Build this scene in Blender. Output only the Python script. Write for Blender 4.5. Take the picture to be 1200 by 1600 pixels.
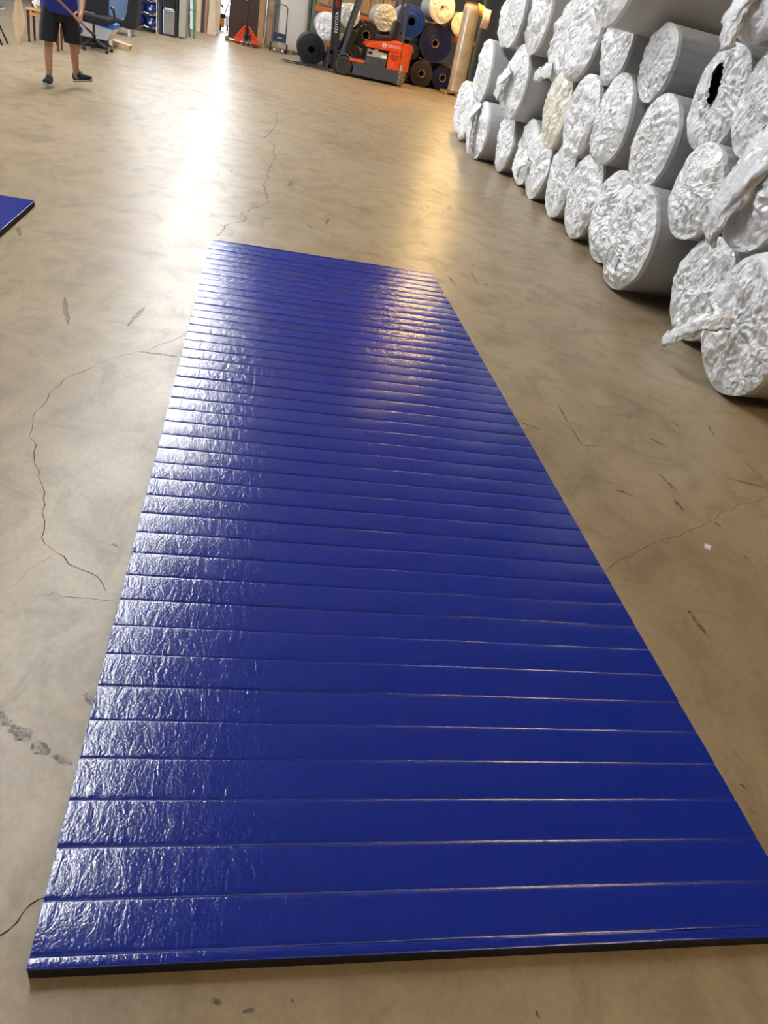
import bpy, math, random
import numpy as np
from mathutils import Vector, Matrix

for o in list(bpy.data.objects):
    bpy.data.objects.remove(o)
scene = bpy.context.scene
COL = scene.collection
PI = math.pi

# ------------------------------------------------------------------ camera
cam_d = bpy.data.cameras.new('camera')
cam_d.sensor_fit = 'VERTICAL'
cam_d.sensor_height = 36.0
cam_d.lens = 36.0 * 1141.0 / 1600.0
cam_d.clip_start = 0.05
cam_d.clip_end = 300
cam = bpy.data.objects.new('camera', cam_d)
COL.objects.link(cam)
RT = Vector((0.97487, -0.12383, 0.18520))
UP = Vector((-0.08181, 0.57425, 0.81458))
FW = Vector((0.20722, 0.80926, -0.54968))
m = Matrix.Identity(4)
for i in range(3):
    m[i][0], m[i][1], m[i][2] = RT[i], UP[i], -FW[i]
m[2][3] = 1.42
cam.matrix_world = m
scene.camera = cam

# ------------------------------------------------------------------ view + world
vs = scene.view_settings
vs.view_transform = 'Standard'
vs.look = 'None'
vs.gamma = 1.0
vs.use_curve_mapping = False
vs.exposure = -0.93
w = bpy.data.worlds.new('world')
scene.world = w
w.use_nodes = True
bg = w.node_tree.nodes['Background']
bg.inputs[0].default_value = (0.80, 0.90, 1.0, 1)
bg.inputs[1].default_value = 14.0
# daylight enters through the two open dock doors: portals guide its sampling
def portal(loc, rot, sx, sy):
    L = bpy.data.lights.new('door_portal', 'AREA')
    L.shape = 'RECTANGLE'
    L.size, L.size_y = sx, sy
    L.cycles.is_portal = True
    o = bpy.data.objects.new('door_portal', L)
    COL.objects.link(o)
    o.location = loc
    o.rotation_euler = rot
portal((-3.1, 34.3, 2.3), (-PI/2, 0, 0), 4.4, 4.6)
portal((-10.2, 14.0, 2.1), (0, -PI/2, 0), 4.2, 8.0)
LAMP_COOL = 16.0
LAMP_WARM = 600.0
LAMP_NEAR_FILL = 380.0
SKYLIGHT = 128.0

# ------------------------------------------------------------------ materials
MATS = {}
def mat(name, col, rough=0.5, metal=0.0, spec=0.5, var=0.0, vscale=6.0, bump=0.0, bscale=40.0, coat=0.0, emit=None, alpha=None):
    if name in MATS:
        return MATS[name]
    M = bpy.data.materials.new(name)
    M.use_nodes = True
    nt = M.node_tree
    b = nt.nodes['Principled BSDF']
    b.inputs['Base Color'].default_value = (*col, 1)
    b.inputs['Roughness'].default_value = rough
    b.inputs['Metallic'].default_value = metal
    b.inputs['Specular IOR Level'].default_value = spec
    b.inputs['Coat Weight'].default_value = coat
    if emit:
        b.inputs['Emission Color'].default_value = (*emit[0], 1)
        b.inputs['Emission Strength'].default_value = emit[1]
    tc = nt.nodes.new('ShaderNodeTexCoord')
    n = nt.nodes.new('ShaderNodeTexNoise')
    n.inputs['Scale'].default_value = vscale
    n.inputs['Detail'].default_value = 6
    nt.links.new(tc.outputs['Object'], n.inputs['Vector'])
    if var > 0:
        r = nt.nodes.new('ShaderNodeValToRGB')
        r.color_ramp.elements[0].position = 0.3
        r.color_ramp.elements[1].position = 0.7
        r.color_ramp.elements[0].color = (*[c * (1 - var) for c in col], 1)
        r.color_ramp.elements[1].color = (*[min(1, c * (1 + var)) for c in col], 1)
        nt.links.new(n.outputs['Fac'], r.inputs[0])
        nt.links.new(r.outputs[0], b.inputs['Base Color'])
    if bump > 0:
        n2 = nt.nodes.new('ShaderNodeTexNoise')
        n2.inputs['Scale'].default_value = bscale
        n2.inputs['Detail'].default_value = 4
        nt.links.new(tc.outputs['Object'], n2.inputs['Vector'])
        bp = nt.nodes.new('ShaderNodeBump')
        bp.inputs['Strength'].default_value = bump
        bp.inputs['Distance'].default_value = 0.01
        nt.links.new(n2.outputs['Fac'], bp.inputs['Height'])
        nt.links.new(bp.outputs[0], b.inputs['Normal'])
    MATS[name] = M
    return M

def N(nt, kind, **kw):
    n = nt.nodes.new(kind)
    for k, v in kw.items():
        if k.startswith('i_'):
            n.inputs[k[2:].replace('_', ' ')].default_value = v
        else:
            setattr(n, k, v)
    return n

def ramp(nt, src, stops, out=None):
    r = nt.nodes.new('ShaderNodeValToRGB')
    e = r.color_ramp.elements
    while len(e) < len(stops):
        e.new(0.5)
    for q, (p, c) in zip(e, stops):
        q.position = p
        q.color = (*c, 1) if len(c) == 3 else c
    nt.links.new(src, r.inputs[0])
    return r.outputs[0]

def mixc(nt, fac, a, b, mode='MIX'):
    n = nt.nodes.new('ShaderNodeMix')
    n.data_type = 'RGBA'
    n.blend_type = mode
    for s, v in ((0, fac), (6, a), (7, b)):
        if isinstance(v, (int, float)):
            n.inputs[s].default_value = v
        elif isinstance(v, tuple):
            n.inputs[s].default_value = (*v, 1)
        else:
            nt.links.new(v, n.inputs[s])
    return n.outputs[2]

def concrete_floor():
    M = bpy.data.materials.new('worn_concrete')
    M.use_nodes = True
    nt = M.node_tree
    b = nt.nodes['Principled BSDF']
    tc = N(nt, 'ShaderNodeTexCoord')
    mp = N(nt, 'ShaderNodeMapping')
    mp.inputs['Rotation'].default_value = (0, 0, 0.35)
    mp.inputs['Scale'].default_value = (1.0, 0.75, 1)
    nt.links.new(tc.outputs['Object'], mp.inputs[0])
    big = N(nt, 'ShaderNodeTexNoise', i_Scale=0.9, i_Detail=8, i_Roughness=0.62, i_Distortion=0.6)
    mid = N(nt, 'ShaderNodeTexNoise', i_Scale=4.5, i_Detail=8, i_Roughness=0.65, i_Distortion=0.8)
    fine = N(nt, 'ShaderNodeTexNoise', i_Scale=60, i_Detail=6, i_Roughness=0.7)
    grit = N(nt, 'ShaderNodeTexNoise', i_Scale=34, i_Detail=3, i_Roughness=0.5)
    for q in (big, mid, fine, grit):
        nt.links.new(mp.outputs[0], q.inputs['Vector'])
    c1 = ramp(nt, big.outputs['Fac'], [(0.28, (0.235, 0.17, 0.098)), (0.48, (0.345, 0.26, 0.158)), (0.72, (0.40, 0.315, 0.21))])
    c2 = ramp(nt, mid.outputs['Fac'], [(0.30, (0.62, 0.60, 0.57)), (0.50, (0.96, 0.96, 0.96)), (0.75, (1.12, 1.11, 1.08))])
    c = mixc(nt, 0.85, c1, c2, 'MULTIPLY')
    c3 = ramp(nt, fine.outputs['Fac'], [(0.3, (0.84, 0.83, 0.82)), (0.62, (1.05, 1.05, 1.05))])
    c = mixc(nt, 0.8, c, c3, 'MULTIPLY')
    # streaky scratches swept by tyres
    mp2 = N(nt, 'ShaderNodeMapping')
    mp2.inputs['Rotation'].default_value = (0, 0, 1.05)
    mp2.inputs['Scale'].default_value = (1.2, 14, 1)
    nt.links.new(tc.outputs['Object'], mp2.inputs[0])
    st = N(nt, 'ShaderNodeTexNoise', i_Scale=2.2, i_Detail=6, i_Roughness=0.6, i_Distortion=0.5)
    nt.links.new(mp2.outputs[0], st.inputs['Vector'])
    sm = ramp(nt, st.outputs['Fac'], [(0.64, (0, 0, 0)), (0.82, (0.7, 0.7, 0.7))])
    bm_ = ramp(nt, big.outputs['Fac'], [(0.42, (1, 1, 1)), (0.58, (0.0, 0.0, 0.0))])
    sm = mixc(nt, 1.0, sm, bm_, 'MULTIPLY')
    c = mixc(nt, sm, c, (0.16, 0.125, 0.085))
    # small pits and specks
    sp = ramp(nt, grit.outputs['Fac'], [(0.17, (0.8, 0.8, 0.8)), (0.21, (0, 0, 0))])
    c = mixc(nt, sp, c, (0.06, 0.05, 0.04))
    nt.links.new(c, b.inputs['Base Color'])
    rg = ramp(nt, mid.outputs['Fac'], [(0.3, (0.39, 0.39, 0.39)), (0.7, (0.30, 0.30, 0.30))])
    nt.links.new(rg, b.inputs['Roughness'])
    b.inputs['Specular IOR Level'].default_value = 0.5
    bp = N(nt, 'ShaderNodeBump', i_Strength=0.12, i_Distance=0.004)
    nt.links.new(fine.outputs['Fac'], bp.inputs['Height'])
    nt.links.new(bp.outputs[0], b.inputs['Normal'])
    return M

def vinyl():
    M = bpy.data.materials.new('blue_vinyl')
    M.use_nodes = True
    nt = M.node_tree
    b = nt.nodes['Principled BSDF']
    b.inputs['Base Color'].default_value = (0.002, 0.017, 0.27, 1)
    b.inputs['Roughness'].default_value = 0.16
    b.inputs['Specular IOR Level'].default_value = 0.8
    tc = N(nt, 'ShaderNodeTexCoord')
    geo = N(nt, 'ShaderNodeNewGeometry')
    n1 = N(nt, 'ShaderNodeTexNoise', i_Scale=170, i_Detail=3, i_Roughness=0.55)
    mp = N(nt, 'ShaderNodeMapping')
    mp.inputs['Scale'].default_value = (46, 17, 20)
    n2 = N(nt, 'ShaderNodeTexNoise', i_Scale=1.0, i_Detail=3, i_Roughness=0.6, i_Distortion=0.7)
    nt.links.new(geo.outputs['Position'], n1.inputs['Vector'])
    nt.links.new(geo.outputs['Position'], mp.inputs[0])
    nt.links.new(mp.outputs[0], n2.inputs['Vector'])
    b1 = N(nt, 'ShaderNodeBump', i_Strength=0.5, i_Distance=0.0011)
    b2 = N(nt, 'ShaderNodeBump', i_Strength=0.35, i_Distance=0.0035)
    nt.links.new(n1.outputs['Fac'], b1.inputs['Height'])
    nt.links.new(n2.outputs['Fac'], b2.inputs['Height'])
    nt.links.new(b1.outputs[0], b2.inputs['Normal'])
    nt.links.new(b2.outputs[0], b.inputs['Normal'])
    return M

def film(name, col, rough, b_amt, scale):
    M = bpy.data.materials.new(name)
    M.use_nodes = True
    nt = M.node_tree
    b = nt.nodes['Principled BSDF']
    b.inputs['Base Color'].default_value = (*col, 1)
    b.inputs['Roughness'].default_value = rough
    b.inputs['Specular IOR Level'].default_value = 0.7
    geo = N(nt, 'ShaderNodeNewGeometry')
    mp = N(nt, 'ShaderNodeMapping')
    nt.links.new(geo.outputs['Position'], mp.inputs[0])
    n0 = N(nt, 'ShaderNodeTexNoise', i_Scale=scale * 0.5, i_Detail=2)
    nt.links.new(mp.outputs[0], n0.inputs['Vector'])
    ad = N(nt, 'ShaderNodeVectorMath', operation='MULTIPLY_ADD')
    ad.inputs[1].default_value = (0.12, 0.12, 0.12)
    nt.links.new(n0.outputs['Color'], ad.inputs[0])
    nt.links.new(mp.outputs[0], ad.inputs[2])
    v = N(nt, 'ShaderNodeTexVoronoi', feature='F1', i_Scale=scale)
    nt.links.new(ad.outputs[0], v.inputs['Vector'])
    n1 = N(nt, 'ShaderNodeTexNoise', noise_type='RIDGED_MULTIFRACTAL', i_Scale=scale * 0.6, i_Detail=4)
    nt.links.new(ad.outputs[0], n1.inputs['Vector'])
    bA = N(nt, 'ShaderNodeBump', i_Strength=b_amt, i_Distance=0.02)
    bB = N(nt, 'ShaderNodeBump', i_Strength=b_amt * 0.55, i_Distance=0.012)
    nm = N(nt, 'ShaderNodeTexNoise', i_Scale=4.0, i_Detail=3)
    nt.links.new(mp.outputs[0], nm.inputs['Vector'])
    md_ = ramp(nt, nm.outputs['Fac'], [(0.36, (0.10*b_amt,)*3), (0.62, (b_amt,)*3)])
    nt.links.new(md_, bA.inputs['Strength'])
    nt.links.new(v.outputs['Distance'], bA.inputs['Height'])
    nt.links.new(n1.outputs['Fac'], bB.inputs['Height'])
    nt.links.new(bA.outputs[0], bB.inputs['Normal'])
    nt.links.new(bB.outputs[0], b.inputs['Normal'])
    return M

def scuff_mat():
    M = bpy.data.materials.new('rubber_scuff')
    M.use_nodes = True
    nt = M.node_tree
    b = nt.nodes['Principled BSDF']
    b.inputs['Base Color'].default_value = (0.05, 0.045, 0.04, 1)
    b.inputs['Roughness'].default_value = 0.45
    tc = N(nt, 'ShaderNodeTexCoord')
    n = N(nt, 'ShaderNodeTexNoise', i_Scale=70, i_Detail=6, i_Roughness=0.7)
    nt.links.new(tc.outputs['Object'], n.inputs['Vector'])
    a = ramp(nt, n.outputs['Fac'], [(0.40, (0.05, 0.05, 0.05)), (0.62, (0.72, 0.72, 0.72))])
    nt.links.new(a, b.inputs['Alpha'])
    return M

M_FLOOR = concrete_floor()
M_VINYL = vinyl()
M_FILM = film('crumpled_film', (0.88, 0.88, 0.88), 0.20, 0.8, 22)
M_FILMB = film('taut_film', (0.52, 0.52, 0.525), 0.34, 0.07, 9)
M_CREAM = film('crumpled_cream_film', (0.80, 0.72, 0.55), 0.28, 0.6, 17)
M_YELLOWED = film('yellowed_film', (0.84, 0.79, 0.66), 0.24, 0.7, 22)
M_CLEAR = film('stretch_film', (0.62, 0.60, 0.56), 0.22, 0.25, 8)
M_SCUFF = scuff_mat()
M_CRACK = mat('crack_dark', (0.035, 0.028, 0.02), 0.9)
M_SAW = mat('saw_cut_edge', (0.42, 0.36, 0.28), 0.7)
M_FOAM = mat('black_foam', (0.018, 0.015, 0.012), 0.85, bump=0.5, bscale=220)
M_BLACK = mat('black_paint', (0.014, 0.014, 0.016), 0.35)
M_RUBBER = mat('black_rubber', (0.016, 0.016, 0.017), 0.6)
M_ORANGE = mat('forklift_orange', (0.72, 0.075, 0.012), 0.32, var=0.12, vscale=9)
M_SLATE = mat('slate_paint', (0.045, 0.055, 0.075), 0.42, var=0.2, vscale=14)
M_STEEL = mat('brushed_steel', (0.55, 0.55, 0.56), 0.28, 0.9)
M_CHROME = mat('wire_chrome', (0.72, 0.71, 0.69), 0.25, 0.8)
M_CARD = mat('cardboard', (0.40, 0.24, 0.11), 0.8, var=0.12)
M_WOOD = mat('pallet_wood', (0.36, 0.22, 0.11), 0.75, var=0.25, vscale=12)
M_PLY = mat('plywood_pale', (0.74, 0.56, 0.38), 0.6, var=0.08, vscale=5)
M_DARKWOOD = mat('dark_red_wood', (0.085, 0.018, 0.014), 0.35)
M_BROWN = mat('dark_brown_laminate', (0.045, 0.022, 0.016), 0.5, var=0.15)
M_BEAM = mat('rack_orange', (0.62, 0.11, 0.015), 0.45, var=0.1)
M_GREEN = mat('ladder_green', (0.005, 0.16, 0.07), 0.4)
M_WHITE = mat('white_plastic', (0.78, 0.78, 0.80), 0.4)
M_BLUEP = mat('blue_plastic', (0.005, 0.10, 0.75), 0.4)
M_CAP = mat('cap_pale_blue', (0.30, 0.60, 0.78), 0.4)
M_CLOTHB = mat('royal_blue_cloth', (0.006, 0.016, 0.19), 0.8, var=0.15, vscale=14, bump=0.3, bscale=60)
M_CLOTHK = mat('black_cloth', (0.006, 0.006, 0.009), 0.85, bump=0.3, bscale=60)
M_SKIN = mat('skin', (0.46, 0.25, 0.15), 0.5, var=0.06)
M_HAIR = mat('dark_hair', (0.02, 0.014, 0.01), 0.6)
M_TAN = mat('tan_board', (0.52, 0.38, 0.24), 0.7, var=0.1)
M_GREYP = mat('grey_metal_cabinet', (0.38, 0.36, 0.33), 0.45)
M_YELLOW = mat('machine_yellow', (0.80, 0.36, 0.02), 0.4)
M_WALL = mat('painted_block_wall', (0.26, 0.25, 0.235), 0.8, var=0.08, vscale=2)
M_CEIL = mat('ceiling_paint', (0.55, 0.54, 0.52), 0.9)
M_GLOW = mat('lamp_diffuser_cool', (0.9, 0.9, 0.9), 0.5, emit=((1.0, 0.95, 0.88), LAMP_COOL))
M_SKYL = mat('skylight_panel', (0.9, 0.9, 0.9), 0.5, emit=((0.95, 0.98, 1.0), SKYLIGHT))
M_GLOWN = mat('near_fill_diffuser', (0.9, 0.8, 0.6), 0.5, emit=((1.0, 0.72, 0.36), LAMP_NEAR_FILL))
M_GLOWW = mat('lamp_diffuser_warm', (0.9, 0.8, 0.6), 0.5, emit=((1.0, 0.66, 0.26), LAMP_WARM))

# ------------------------------------------------------------------ mesh helpers
def rootloc(p):
    v = Vector((0, 0, 0))
    while p is not None:
        v += Vector(p.get('_o', (0, 0, 0)))
        p = p.parent
    return v

class MB:
    def __init__(s):
        s.v = []; s.f = []
    def add(s, V, F):
        o = len(s.v)
        s.v += [tuple(map(float, q)) for q in V]
        s.f += [tuple(o + i for i in q) for q in F]
        return s
    def box(s, x0, x1, y0, y1, z0, z1):
        return s.add([(x0,y0,z0),(x1,y0,z0),(x1,y1,z0),(x0,y1,z0),(x0,y0,z1),(x1,y0,z1),(x1,y1,z1),(x0,y1,z1)],
                     [(0,3,2,1),(4,5,6,7),(0,1,5,4),(1,2,6,5),(2,3,7,6),(3,0,4,7)])
    def bar(s, a, b, wx, wy, up=(0,0,1)):
        a, b = Vector(a), Vector(b)
        d = (b - a).normalized(); u = Vector(up)
        if abs(d.dot(u)) > 0.95: u = Vector((0,1,0))
        r = d.cross(u).normalized() * wx / 2; u = r.cross(d).normalized() * wy / 2
        V = [p + q for p in (a, b) for q in (-r-u, r-u, r+u, -r+u)]
        return s.add(V, [(0,3,2,1),(4,5,6,7),(0,1,5,4),(1,2,6,5),(2,3,7,6),(3,0,4,7)])
    def tube(s, pts, rad, n=10, caps=True):
        pts = [Vector(p) for p in pts]
        rads = rad if isinstance(rad, (list, tuple)) else [rad] * len(pts)
        V = []; F = []
        prev = None
        for i, p in enumerate(pts):
            d = (pts[min(i+1, len(pts)-1)] - pts[max(i-1, 0)]).normalized()
            if prev is None:
                u = Vector((0,0,1)) if abs(d.z) < 0.9 else Vector((0,1,0))
            else:
                u = prev
            r = d.cross(u).normalized(); u = r.cross(d).normalized(); prev = u
            for k in range(n):
                a = 2*PI*k/n
                V.append(p + (r*math.cos(a) + u*math.sin(a)) * rads[i])
        for i in range(len(pts)-1):
            for k in range(n):
                k2 = (k+1) % n
                F.append((i*n+k, i*n+k2, (i+1)*n+k2, (i+1)*n+k))
        if caps:
            F.append(tuple(reversed(range(n)))); F.append(tuple(range((len(pts)-1)*n, len(pts)*n)))
        return s.add(V, F)
    def lathe(s, prof, c, axis='z', n=24):
        V = []; F = []
        for (r, h) in prof:
            for k in range(n):
                a = 2*PI*k/n; p, q = r*math.cos(a), r*math.sin(a)
                V.append({'z': (c[0]+p, c[1]+q, c[2]+h), 'y': (c[0]+p, c[1]+h, c[2]+q), 'x': (c[0]+h, c[1]+p, c[2]+q)}[axis])
        for i in range(len(prof)-1):
            for k in range(n):
                k2 = (k+1) % n
                F.append((i*n+k, i*n+k2, (i+1)*n+k2, (i+1)*n+k))
        if prof[0][0] > 1e-5 : F.append(tuple(reversed(range(n))))
        if prof[-1][0] > 1e-5: F.append(tuple(range((len(prof)-1)*n, len(prof)*n)))
        return s.add(V, F)
    def ring(s, prof, c, axis='y', n=32):   # closed profile (tube wall), no caps
        L = len(prof); V = []; F = []
        for (r, h) in prof:
            for k in range(n):
                a = 2*PI*k/n; p, q = r*math.cos(a), r*math.sin(a)
                V.append({'z': (c[0]+p, c[1]+q, c[2]+h), 'y': (c[0]+p, c[1]+h, c[2]+q), 'x': (c[0]+h, c[1]+p, c[2]+q)}[axis])
        for i in range(L):
            j = (i+1) % L
            for k in range(n):
                k2 = (k+1) % n
                F.append((i*n+k, i*n+k2, j*n+k2, j*n+k))
        return s.add(V, F)
    def prism(s, poly, y0, y1):             # polygon in x,z extruded along y
        n = len(poly)
        V = [(x, y0, z) for x, z in poly] + [(x, y1, z) for x, z in poly]
        F = [tuple(range(n)), tuple(reversed(range(n, 2*n)))] + [(i, i+n, (i+1) % n + n, (i+1) % n) for i in range(n)]
        return s.add(V, F)
    def loft(s, rings):                     # list of equal-length vertex loops, capped
        n = len(rings[0]); V = [p for r in rings for p in r]; F = []
        for i in range(len(rings)-1):
            for k in range(n):
                k2 = (k+1) % n
                F.append((i*n+k, i*n+k2, (i+1)*n+k2, (i+1)*n+k))
        F.append(tuple(reversed(range(n)))); F.append(tuple(range((len(rings)-1)*n, len(rings)*n)))
        return s.add(V, F)
    def build(s, name, material, parent=None, smooth=False, bevel=0.0, flip=False):
        off = rootloc(parent)
        me = bpy.data.meshes.new(name)
        me.from_pydata([(x-off.x, y-off.y, z-off.z) for x, y, z in s.v], [], s.f)
        import bmesh
        bm = bmesh.new(); bm.from_mesh(me)
        bmesh.ops.recalc_face_normals(bm, faces=bm.faces)
        bm.to_mesh(me); bm.free()
        me.materials.append(material)
        o = bpy.data.objects.new(name, me)
        COL.objects.link(o)
        if parent is not None: o.parent = parent
        if smooth:
            me.polygons.foreach_set('use_smooth', [True]*len(me.polygons))
            try: me.set_sharp_from_angle(angle=math.radians(40))
            except Exception: pass
        if bevel > 0:
            b = o.modifiers.new('bevel', 'BEVEL'); b.width = bevel; b.segments = 2; b.limit_method = 'ANGLE'
        return o

def tag(o, label, cat, group=None):
    o['label'] = label; o['category'] = cat
    if group: o['group'] = group
    return o

def thing(name, loc, label, cat, group=None):
    o = bpy.data.objects.new(name, None)
    o.empty_display_size = 0.1
    COL.objects.link(o)
    o.location = loc; o['_o'] = tuple(loc)
    return tag(o, label, cat, group)

def struct(o):
    o['kind'] = 'structure'
    return o

def text_part(txt, size, parent, M, origin, right, up, name='lettering', ext=0.002):
    cu = bpy.data.curves.new('t', 'FONT')
    cu.body = txt; cu.size = size; cu.extrude = ext; cu.align_x = 'CENTER'; cu.align_y = 'CENTER'
    t = bpy.data.objects.new('t', cu); COL.objects.link(t)
    bpy.context.view_layer.update()
    me = bpy.data.meshes.new_from_object(t.evaluated_get(bpy.context.evaluated_depsgraph_get()))
    bpy.data.objects.remove(t)
    r = Vector(right).normalized(); u = Vector(up).normalized(); nn = r.cross(u)
    T = Matrix.Identity(4)
    off = rootloc(parent)
    for i in range(3):
        T[i][0], T[i][1], T[i][2], T[i][3] = r[i], u[i], nn[i], origin[i] - off[i]
    me.transform(T)
    me.materials.clear(); me.materials.append(M); me.name = name
    o = bpy.data.objects.new(name, me); COL.objects.link(o); o.parent = parent
    return o

# ------------------------------------------------------------------ setting
X0, X1, Y0, Y1, ZC = -10.0, 8.5, -7.0, 34.0, 6.6
floor = struct(MB().box(X0-0.2, X1+0.2, Y0-0.2, Y1+0.2, -0.15, 0.0).build('floor', M_FLOOR))
struct(MB().box(X0-30, X1+30, Y1+0.2, Y1+40, -0.18, -0.03).build('ground', mat('outdoor_concrete', (0.55, 0.53, 0.50), 0.8, var=0.1)))
struct(MB().box(X0-30, X0-0.2, -20, Y1+0.2, -0.18, -0.03).build('ground', MATS['outdoor_concrete']))
struct(MB().box(X0-0.2, X1+0.2, Y0-0.2, Y1+0.2, ZC, ZC+0.15).build('ceiling', M_CEIL))
struct(MB().box(X1, X1+0.2, Y0, Y1, 0, ZC).build('wall_right', M_WALL))
struct(MB().box(X0-0.2, X1+0.2, Y0-0.2, Y0, 0, ZC).build('wall_back', M_WALL))
wl = MB()
wl.box(X0-0.2, X0, Y0, 10.0, 0, ZC).box(X0-0.2, X0, 18.0, Y1, 0, ZC).box(X0-0.2, X0, 10.0, 18.0, 4.2, ZC)
struct(wl.build('wall_left', M_WALL))
wf = MB()
wf.box(X0-0.2, -5.3, Y1, Y1+0.2, 0, ZC).box(-0.9, X1+0.2, Y1, Y1+0.2, 0, ZC).box(-5.3, -0.9, Y1, Y1+0.2, 4.6, ZC)
struct(wf.build('wall_far', M_WALL))
for nm, pieces in (('trim_1', ((-5.42, -5.3, Y1-0.05, Y1, 0, 4.7), (-0.9, -0.78, Y1-0.05, Y1, 0, 4.7), (-5.3, -0.9, Y1-0.05, Y1, 4.6, 4.7))),
                   ('trim_2', ((X0, X0+0.05, 9.9, 10.0, 0, 4.3), (X0, X0+0.05, 18.0, 18.1, 0, 4.3), (X0, X0+0.05, 10.0, 18.0, 4.2, 4.3)))):
    b_ = MB()
    for q in pieces: b_.box(*q)
    struct(b_.build(nm, M_GREYP))
struct(MB().tube([(-5.3, Y1-0.35, 4.95), (-0.9, Y1-0.35, 4.95)], 0.26, 20).build('door_1', M_GREYP, smooth=True))
struct(MB().tube([(X0+0.33, 10.0, 4.6), (X0+0.33, 18.0, 4.6)], 0.26, 20).build('door_2', M_GREYP, smooth=True))

# cracks, saw cut and rubber marks in the slab
CRACKS = {
  'a': ([(0.224, 12.358), (0.201, 11.643), (0.181, 10.885), (0.115, 10.31), (0.085, 10.019), (0.012, 9.644)], 0.010),
  'b': ([(0.154, 9.532), (0.169, 9.241), (0.14, 8.921), (0.174, 8.76), (0.146, 8.29), (0.115, 8.021), (0.097, 7.685), (0.104, 7.452), (0.065, 7.193), (0.085, 6.891), (0.097, 6.654), (0.119, 6.529), (0.053, 6.367), (-0.012, 6.234), (-0.053, 6.079), (-0.094, 6.009), (-0.057, 5.895), (-0.064, 5.794), (-0.117, 5.704), (-0.173, 5.631), (-0.199, 5.507), (-0.205, 5.382), (-0.228, 5.253)], 0.0085),
  'c': ([(-0.271, 3.502), (-0.292, 3.437), (-0.311, 3.398), (-0.344, 3.348), (-0.379, 3.306), (-0.406, 3.252), (-0.43, 3.222)], 0.004),
  'd': ([(-0.464, 3.189), (-0.492, 3.159), (-0.516, 3.137), (-0.556, 3.09), (-0.581, 3.055), (-0.603, 3.002), (-0.621, 2.964), (-0.639, 2.927), (-0.663, 2.901), (-0.685, 2.864), (-0.692, 2.832), (-0.694, 2.784), (-0.701, 2.765), (-0.716, 2.727), (-0.711, 2.684), (-0.71, 2.64), (-0.713, 2.597), (-0.724, 2.569), (-0.727, 2.527), (-0.716, 2.475), (-0.705, 2.42), (-0.703, 2.37), (-0.678, 2.344), (-0.665, 2.315), (-0.664, 2.28), (-0.654, 2.24), (-0.632, 2.182), (-0.615, 2.153), (-0.613, 2.126), (-0.587, 2.073), (-0.573, 2.039), (-0.568, 2.003), (-0.556, 1.97), (-0.556, 1.935), (-0.537, 1.887), (-0.528, 1.84), (-0.512, 1.78), (-0.491, 1.764), (-0.471, 1.743), (-0.448, 1.728), (-0.428, 1.695), (-0.401, 1.681), (-0.371, 1.667), (-0.344, 1.65), (-0.325, 1.622), (-0.309, 1.586)], 0.0038),
  'e': ([(-0.471, 1.743), (-0.488, 1.715), (-0.507, 1.69), (-0.525, 1.665), (-0.531, 1.64), (-0.534, 1.613), (-0.548, 1.593), (-0.565, 1.563)], 0.0016),
  'f': ([(-0.479, 1.558), (-0.457, 1.562), (-0.445, 1.566), (-0.441, 1.577), (-0.433, 1.575), (-0.42, 1.56), (-0.396, 1.56), (-0.347, 1.559), (-0.265, 1.563)], 0.0022),
  'g': ([(-0.266, 0.752), (-0.272, 0.75), (-0.28, 0.747), (-0.289, 0.74), (-0.297, 0.731), (-0.302, 0.719), (-0.305, 0.708), (-0.312, 0.699), (-0.319, 0.692), (-0.344, 0.673)], 0.0046),
  'h': ([(1.279, 1.823), (1.316, 1.862), (1.34, 1.882), (1.37, 1.907), (1.4, 1.925), (1.442, 1.944), (1.476, 1.975), (1.519, 1.999), (1.574, 2.037), (1.63, 2.064), (1.679, 2.086), (1.719, 2.099), (1.778, 2.136), (1.814, 2.162), (1.87, 2.191), (1.924, 2.225), (1.975, 2.268), (2.031, 2.308), (2.103, 2.347), (2.163, 2.385), (2.343, 2.468), (2.556, 2.586)], 0.003),
}
rnd = random.Random(4)
def crack(pts, wd):
    P = [Vector((*pts[0], 0))]
    for a, b in zip(pts[:-1], pts[1:]):
        a = Vector((*a, 0)); b = Vector((*b, 0)); L = (b-a).length
        k = max(1, int(L / 0.03)); nrm = Vector((-(b-a).y, (b-a).x, 0)) / max(L, 1e-6)
        for i in range(1, k+1):
            j = 0 if i == k else rnd.uniform(-1, 1) * min(0.012, L*0.14)
            P.append(a + (b-a)*i/k + nrm*j)
    V = []; F = []
    for i, p in enumerate(P):
        d = (P[min(i+1, len(P)-1)] - P[max(i-1, 0)]).normalized(); nrm = Vector((-d.y, d.x, 0))
        wv = wd * 0.78 * rnd.uniform(0.35, 1.1) * (0.35 if i in (0, len(P)-1) else 1)
        V += [p + nrm*wv/2 + Vector((0,0,0.0006)), p - nrm*wv/2 + Vector((0,0,0.0006))]
        if i: F.append((2*i-2, 2*i-1, 2*i+1, 2*i))
    MB().add(V, F).build('crack', M_CRACK, floor)
for k, (p, wd) in CRACKS.items():
    crack(p, wd)
MB().add([(-0.81,9.445,.0005),(0.0,9.515,.0005),(1.25,9.560,.0005),(3.2,9.56,.0005),(3.2,9.572,.0005),(1.25,9.574,.0005),(0.0,9.531,.0005),(-0.81,9.457,.0005)],
         [(0,1,6,7),(1,2,5,6),(2,3,4,5)]).build('saw_cut', M_SAW, floor)
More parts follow.
